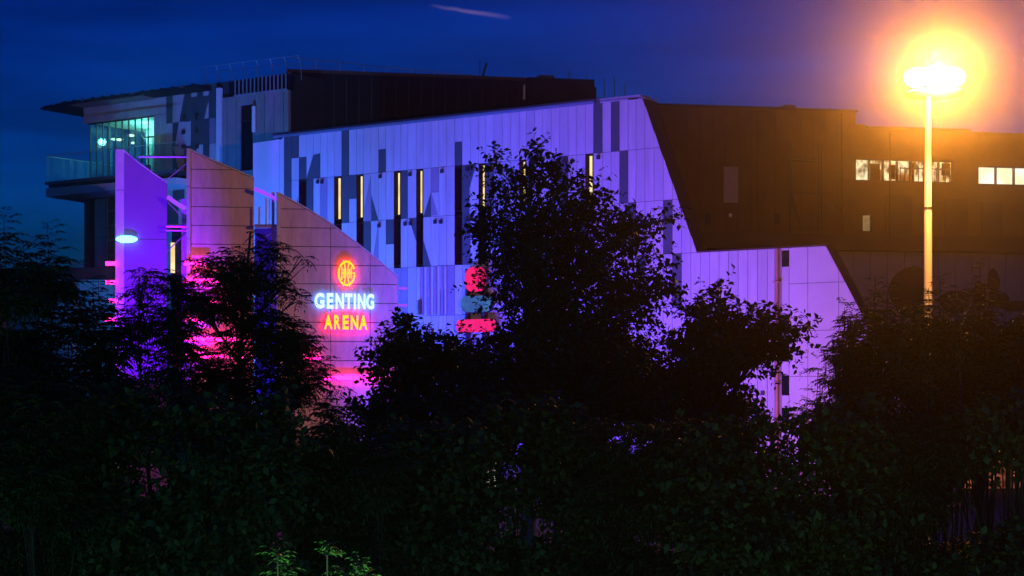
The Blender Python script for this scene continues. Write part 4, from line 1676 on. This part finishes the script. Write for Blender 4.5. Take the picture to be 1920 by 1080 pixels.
def sapling(label, px, Y, shoots, L=.34, group='slender saplings', leafm='ash', name='sapling', fill=None, nfill=0, lw=.26):
    """shoots: (px of tip, py of tip, leafy length in px)"""
    global rng
    rng = np.random.default_rng(zlib.crc32(label.encode()))
    bx = (px - 960) / FL * Y
    e = empty(name, (bx, Y, 0), 0, label=label, cat='sapling', group=group)
    off = np.array([bx, Y, 0])
    tb = MB()
    lv = Leaves()
    for tx, ty, ll in shoots:
        dy = (rng.random() - .5) * 1.2
        tip = np.array(P(tx, ty, Y + dy)) - off
        b0 = np.array([tip[0] * .5 + rng.normal() * .12, dy * .4, 0.0])
        pts = [b0 + (tip - b0) * f + np.array([math.sin(f * 3 + tx) * .06, 0, 0]) for f in np.linspace(0, 1, 9)]
        tb.tube([tuple(p) for p in pts], [.035 * (1 - .85 * i / 8) for i in range(9)], 'trunk', 5)
        lz = ll / FL * Y
        m = max(12, int(lz / .034))
        i = np.arange(m)
        z = tip[2] - lz * (i / m) ** .9 - .05 * rng.random(m)
        f = (z - b0[2]) / (tip[2] - b0[2])
        c = b0[None] + (tip - b0)[None] * f[:, None]
        c[:, 0] += np.sin(f * 3 + tx) * .06
        a = i * 2.4 + rng.normal(size=m) * .35
        H = unit(np.stack([np.cos(a), np.sin(a), np.where(i < 5, .9, .45) + rng.normal(size=m) * .22], 1))
        grow = (.45 + .55 * np.minimum(1, i / 14)) * (.7 + .6 * rng.random(m))
        feather(lv, c, H, L * grow, .62, 4, lw)
    if fill:
        C, O, IDX, CEN = sample_blobs(fill, Y, nfill)
        C = C - off
        ok = C[:, 2] > .1
        rosettes(lv, C[ok], O[ok], L * .95, 5, 4)
        for c in C[ok][::12]:
            tb.tube(limb_pts((c[0] * .6, c[1] * .5, max(0, c[2] - 2.5)), c, .0, 4), [.02, .014, .01, .006], 'trunk', 4)
    tb.build('trunk', e)
    lv.build('crown', leafm, e)
    return e


# central broadleaf tree
plant('broadleaf_tree', 'tallest broadleaf tree at the centre, dark against the violet facade', 'tree', 978, 38.0,
      [(1006, 296, 12, 18), (1012, 330, 26, 26), (1044, 318, 12, 14), (1046, 352, 26, 24), (930, 312, 12, 18), (942, 350, 22, 24), (985, 390, 44, 36), (1062, 396, 40, 34), (1098, 360, 14, 14), (1120, 372, 14, 10), (1112, 400, 26, 20), (920, 388, 16, 14), (918, 430, 34, 30), (968, 440, 44, 36), (1020, 460, 60, 46), (1085, 450, 50, 36), (1140, 430, 44, 32), (1195, 420, 26, 14), (1180, 452, 30, 24), (1244, 414, 14, 10), (1228, 438, 22, 14),
       (898, 462, 12, 12), (948, 490, 22, 26), (952, 560, 14, 14), (970, 530, 66, 44), (1045, 540, 70, 50), (1120, 520, 56, 44), (1190, 492, 40, 30), (1238, 500, 22, 20), (1215, 540, 34, 24), (1256, 552, 12, 12), (1160, 580, 54, 36), (1205, 592, 24, 16), (990, 628, 32, 34), (1010, 610, 80, 46), (1090, 620, 80, 46), (960, 690, 100, 50), (1080, 690, 120, 56), (1170, 670, 60, 40), (1010, 760, 170, 64), (1160, 740, 90, 64), (1240, 770, 80, 60)],
      1900, L=.122, trunk_r=.22, bark='palebark', per=13, airy=5, tl=.55, group='broadleaf trees before the facade')
plant('broadleaf_tree', 'broadleaf tree with outstretched boughs, before the violet low tier', 'tree', 1330, 36.0,
      [(1345, 560, 10, 26), (1330, 600, 44, 26), (1300, 590, 22, 18), (1385, 620, 54, 26), (1440, 606, 34, 18), (1490, 612, 28, 14), (1465, 640, 40, 24), (1340, 650, 66, 40), (1400, 668, 54, 30), (1290, 690, 64, 50), (1350, 720, 44, 40), (1385, 700, 26, 30), (1300, 770, 90, 60), (1370, 800, 60, 34)],
      760, L=.125, trunk_r=.14, airy=5, per=13, tl=.5, group='broadleaf trees before the facade')
plant('broadleaf_tree', 'rounded broadleaf tree below and right of the lit sign', 'tree', 790, 40.0,
      [(772, 616, 20, 18), (760, 650, 44, 30), (738, 668, 30, 20), (815, 640, 26, 18), (845, 672, 40, 36), (790, 700, 90, 46), (752, 735, 40, 36), (860, 740, 90, 56), (770, 790, 100, 60), (715, 815, 40, 46), (880, 820, 100, 50)],
      1500, L=.125, trunk_r=.13, airy=5, per=13, tl=.5, group='broadleaf trees before the facade')
# feather-leaved trees at the left
plant('feather_leaf_tree', 'dark feather-leaved tree standing before the brown fin', 'tree', 440, 32.0,
      [(468, 436, 12, 20), (462, 465, 30, 24), (430, 488, 34, 20), (500, 480, 26, 22), (395, 505, 34, 20), (455, 520, 64, 34), (535, 500, 18, 16), (560, 482, 8, 8), (365, 500, 14, 10), (510, 545, 40, 30), (440, 575, 90, 44), (370, 560, 50, 30), (525, 590, 45, 40), (555, 560, 18, 14), (570, 500, 10, 10), (330, 540, 30, 24), (470, 640, 130, 50), (548, 645, 40, 34), (340, 640, 40, 50), (400, 720, 120, 60), (540, 720, 90, 70), (560, 715, 22, 36)],
      1150, 'feather', L=.26, trunk_r=.12, per=5, twigs=12, group='feather-leaved trees at the left')
plant('feather_leaf_tree', 'smaller feather-leaved tree crossing the foot of the violet fin', 'tree', 292, 30.0,
      [(272, 520, 16, 10), (300, 530, 20, 12), (255, 550, 22, 14), (300, 560, 36, 18), (340, 545, 24, 18), (280, 600, 46, 30), (330, 610, 40, 40), (250, 640, 36, 40), (320, 690, 46, 44), (235, 720, 34, 50)],
      230, 'feather', L=.26, trunk_r=.07, per=5, twigs=12, group='feather-leaved trees at the left')
sapling('pair of slender saplings at the far left edge', 10, 29.0, [(14, 404, 130), (-12, 440, 150), (44, 470, 120)], .46, fill=[(10, 540, 60, 70), (0, 680, 80, 90)], nfill=150)
sapling('tall slender sapling reaching into the blue sky, left', 90, 30.0, [(88, 418, 150), (62, 500, 120), (118, 520, 120)], .46, fill=[(90, 590, 40, 40), (90, 545, 30, 30), (70, 680, 80, 60)], nfill=120)
sapling('dim cluster of saplings before the grey annex', 180, 31.0, [(182, 520, 120), (150, 560, 100), (205, 575, 110), (168, 600, 100)], .46, fill=[(180, 640, 50, 50), (170, 720, 70, 60)], nfill=140)
# right-hand saplings
RG = 'slender saplings at the right'
sapling('bushy sapling left of the lamp pole, before the tan wall', 1650, 30.0, [(1632, 548, 110), (1668, 535, 120), (1605, 600, 90), (1690, 575, 100), (1648, 520, 110), (1620, 575, 90)], .34, RG, fill=[(1655, 650, 34, 40), (1600, 668, 24, 26), (1640, 705, 70, 50), (1620, 770, 60, 60), (1690, 650, 40, 34), (1690, 760, 60, 60)], nfill=380)
sapling('sapling crossing the lamp pole', 1755, 29.0, [(1768, 517, 120), (1735, 570, 100), (1722, 590, 90), (1790, 545, 110), (1748, 540, 100), (1708, 560, 90)], .34, RG, fill=[(1765, 650, 36, 36), (1742, 616, 20, 20), (1730, 670, 40, 40), (1750, 710, 80, 60), (1780, 780, 60, 60)], nfill=360)
sapling('tallest sapling at the right, before the printed shapes', 1840, 30.5, [(1838, 490, 150), (1812, 600, 90), (1868, 570, 100), (1850, 530, 110), (1822, 548, 100)], .34, RG, fill=[(1845, 670, 36, 30), (1836, 625, 14, 24), (1810, 650, 30, 34), (1850, 730, 70, 60)], nfill=330)
sapling('sapling at the far right edge', 1908, 29.5, [(1902, 600, 110), (1925, 585, 120), (1885, 640, 90)], .34, RG, fill=[(1910, 690, 44, 50), (1915, 640, 30, 30), (1900, 780, 50, 60)], nfill=340)
plant('broadleaf_shrub', 'open branching shrub at the lower right of the violet wall', 'shrub', 1592, 34.0,
      [(1580, 590, 14, 18), (1600, 612, 22, 22), (1560, 636, 24, 16), (1590, 660, 36, 30), (1548, 690, 22, 20), (1600, 720, 50, 40), (1545, 740, 22, 16), (1530, 772, 26, 18), (1575, 790, 40, 36), (1590, 630, 24, 30), (1615, 680, 26, 40)],
      520, 'feather', L=.25, trunk_r=.05, per=4, twigs=16, stems=3, group='shrubs along the hedge')
# hedge of dark bushes along the bottom
HG = 'shrubs along the hedge'
hedge = [(60, 27.5, [(60, 780, 110, 70), (40, 880, 120, 90), (90, 980, 120, 90), (60, 1080, 120, 80)], 'dense bush filling the bottom left corner'),
         (240, 28.5, [(230, 800, 70, 50), (250, 870, 110, 70), (230, 970, 120, 90), (250, 1070, 120, 80)], 'dense bush under the violet fin'),
         (430, 28.0, [(420, 810, 110, 50), (500, 815, 44, 50), (440, 890, 120, 80), (420, 990, 120, 80), (440, 1080, 120, 70)], 'dense bush under the brown fin'),
         (620, 29.0, [(570, 810, 80, 56), (706, 900, 44, 50), (630, 890, 110, 80), (610, 990, 120, 80), (620, 1080, 120, 70)], 'dense bush below the lit sign'),
         (810, 30.0, [(800, 860, 90, 50), (850, 870, 60, 50), (810, 930, 90, 56), (800, 1010, 120, 70), (810, 1090, 120, 60)], 'dense bush left of the pale trunk'),
         (1000, 31.0, [(1000, 830, 120, 50), (1060, 875, 60, 50), (930, 940, 60, 30), (1110, 930, 70, 50), (1040, 1010, 120, 70), (1000, 1090, 120, 60)], 'dense bush around the pale trunk'),
         (1200, 30.0, [(1200, 830, 110, 56), (1180, 885, 70, 60), (1200, 920, 120, 70), (1210, 1010, 120, 70), (1200, 1090, 120, 60)], 'dense bush right of the pale trunk'),
         (1400, 29.0, [(1390, 850, 90, 40), (1470, 830, 60, 34), (1320, 900, 70, 70), (1400, 920, 120, 70), (1410, 1010, 120, 70), (1400, 1090, 120, 60)], 'dense bush below the copper downpipe'),
         (1590, 28.5, [(1560, 840, 70, 40), (1620, 820, 60, 50), (1590, 920, 120, 80), (1600, 1010, 120, 80), (1590, 1090, 120, 60)], 'dense bush below the open branching shrub'),
         (1770, 28.0, [(1700, 840, 70, 60), (1785, 840, 64, 54), (1730, 930, 60, 80), (1750, 1020, 100, 60), (1780, 1090, 120, 60)], 'dense bush at the foot of the lamp pole'),
         (1910, 27.5, [(1900, 810, 50, 30), (1910, 1060, 90, 40), (1900, 1100, 100, 60)], 'low bush in the bottom right corner')]
for k, (px, Y, bl_, lab) in enumerate(hedge):
    plant('hedge_bush', lab, 'bush', px, Y, bl_, 2100, 'broad' if k % 3 else 'feather', L=.13 if k % 3 else .3, trunk_r=.05, per=15 if k % 3 else 4, tl=.5, twigs=10, stems=3, group=HG)
# bright young shoot at the bottom
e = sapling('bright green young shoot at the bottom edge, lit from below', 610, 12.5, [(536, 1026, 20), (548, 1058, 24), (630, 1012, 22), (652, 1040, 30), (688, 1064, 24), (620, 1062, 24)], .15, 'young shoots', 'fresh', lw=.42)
# bollards added out of view to brighten the greenery from the near side
for bx_, by_, bh, bp_, lab in ((-1.25, 11.2, 3.16, 230, 'added tall bollard lamp, out of view below the bright young shoot'),
                               (-8.6, 21.0, 1.3, 100, 'added low bollard lamp, out of view before the bottom left bush'),
                               (2.2, 21.5, 1.3, 110, 'added low bollard lamp, out of view before the bush right of the pale trunk')):
    bo = empty('added_bollard', (bx_, by_, 0), 0, label=lab, cat='lamp', group='added lamps out of view')
    b = MB()
    b.lathe((0, 0, 0), [(.09, 0), (.09, bh - .06), (.11, bh - .04), (.11, bh)], 'darkmetal', 14)
    b.build('post', bo)
    b = MB()
    b.lathe((0, 0, bh + .005), [(.08, 0), (.09, .06), (.08, .12)], 'lampcase', 14)
    b.build('lamp_glass', bo)
    lamp('added_fill_light', 'POINT', (0, .1, bh + .29), (0.45, 1.0, 0.55), bp_, bo, radius=.06)

# ------------------------------------------------------------------ haze added in place of the lamp's lens glare
b = MB()
b.box(-150, 150, -3, 230, -1.0, 40, 'asphalt')
hz = b.build('haze')
hm = bpy.data.materials.new('haze')
hm.use_nodes = True
ht = hm.node_tree
ht.nodes.clear()
ho = ht.nodes.new('ShaderNodeOutputMaterial')
hv = ht.nodes.new('ShaderNodeVolumePrincipled')
hv.inputs['Color'].default_value = (.9, .9, .9, 1)
hv.inputs['Density'].default_value = 0.00066
hv.inputs['Anisotropy'].default_value = 0.972
ht.links.new(hv.outputs[0], ho.inputs['Volume'])
hz.data.materials.clear()
hz.data.materials.append(hm)
tag(hz, 'thin added haze standing in for the lens glare around the street lamp', 'haze', kind='stuff')
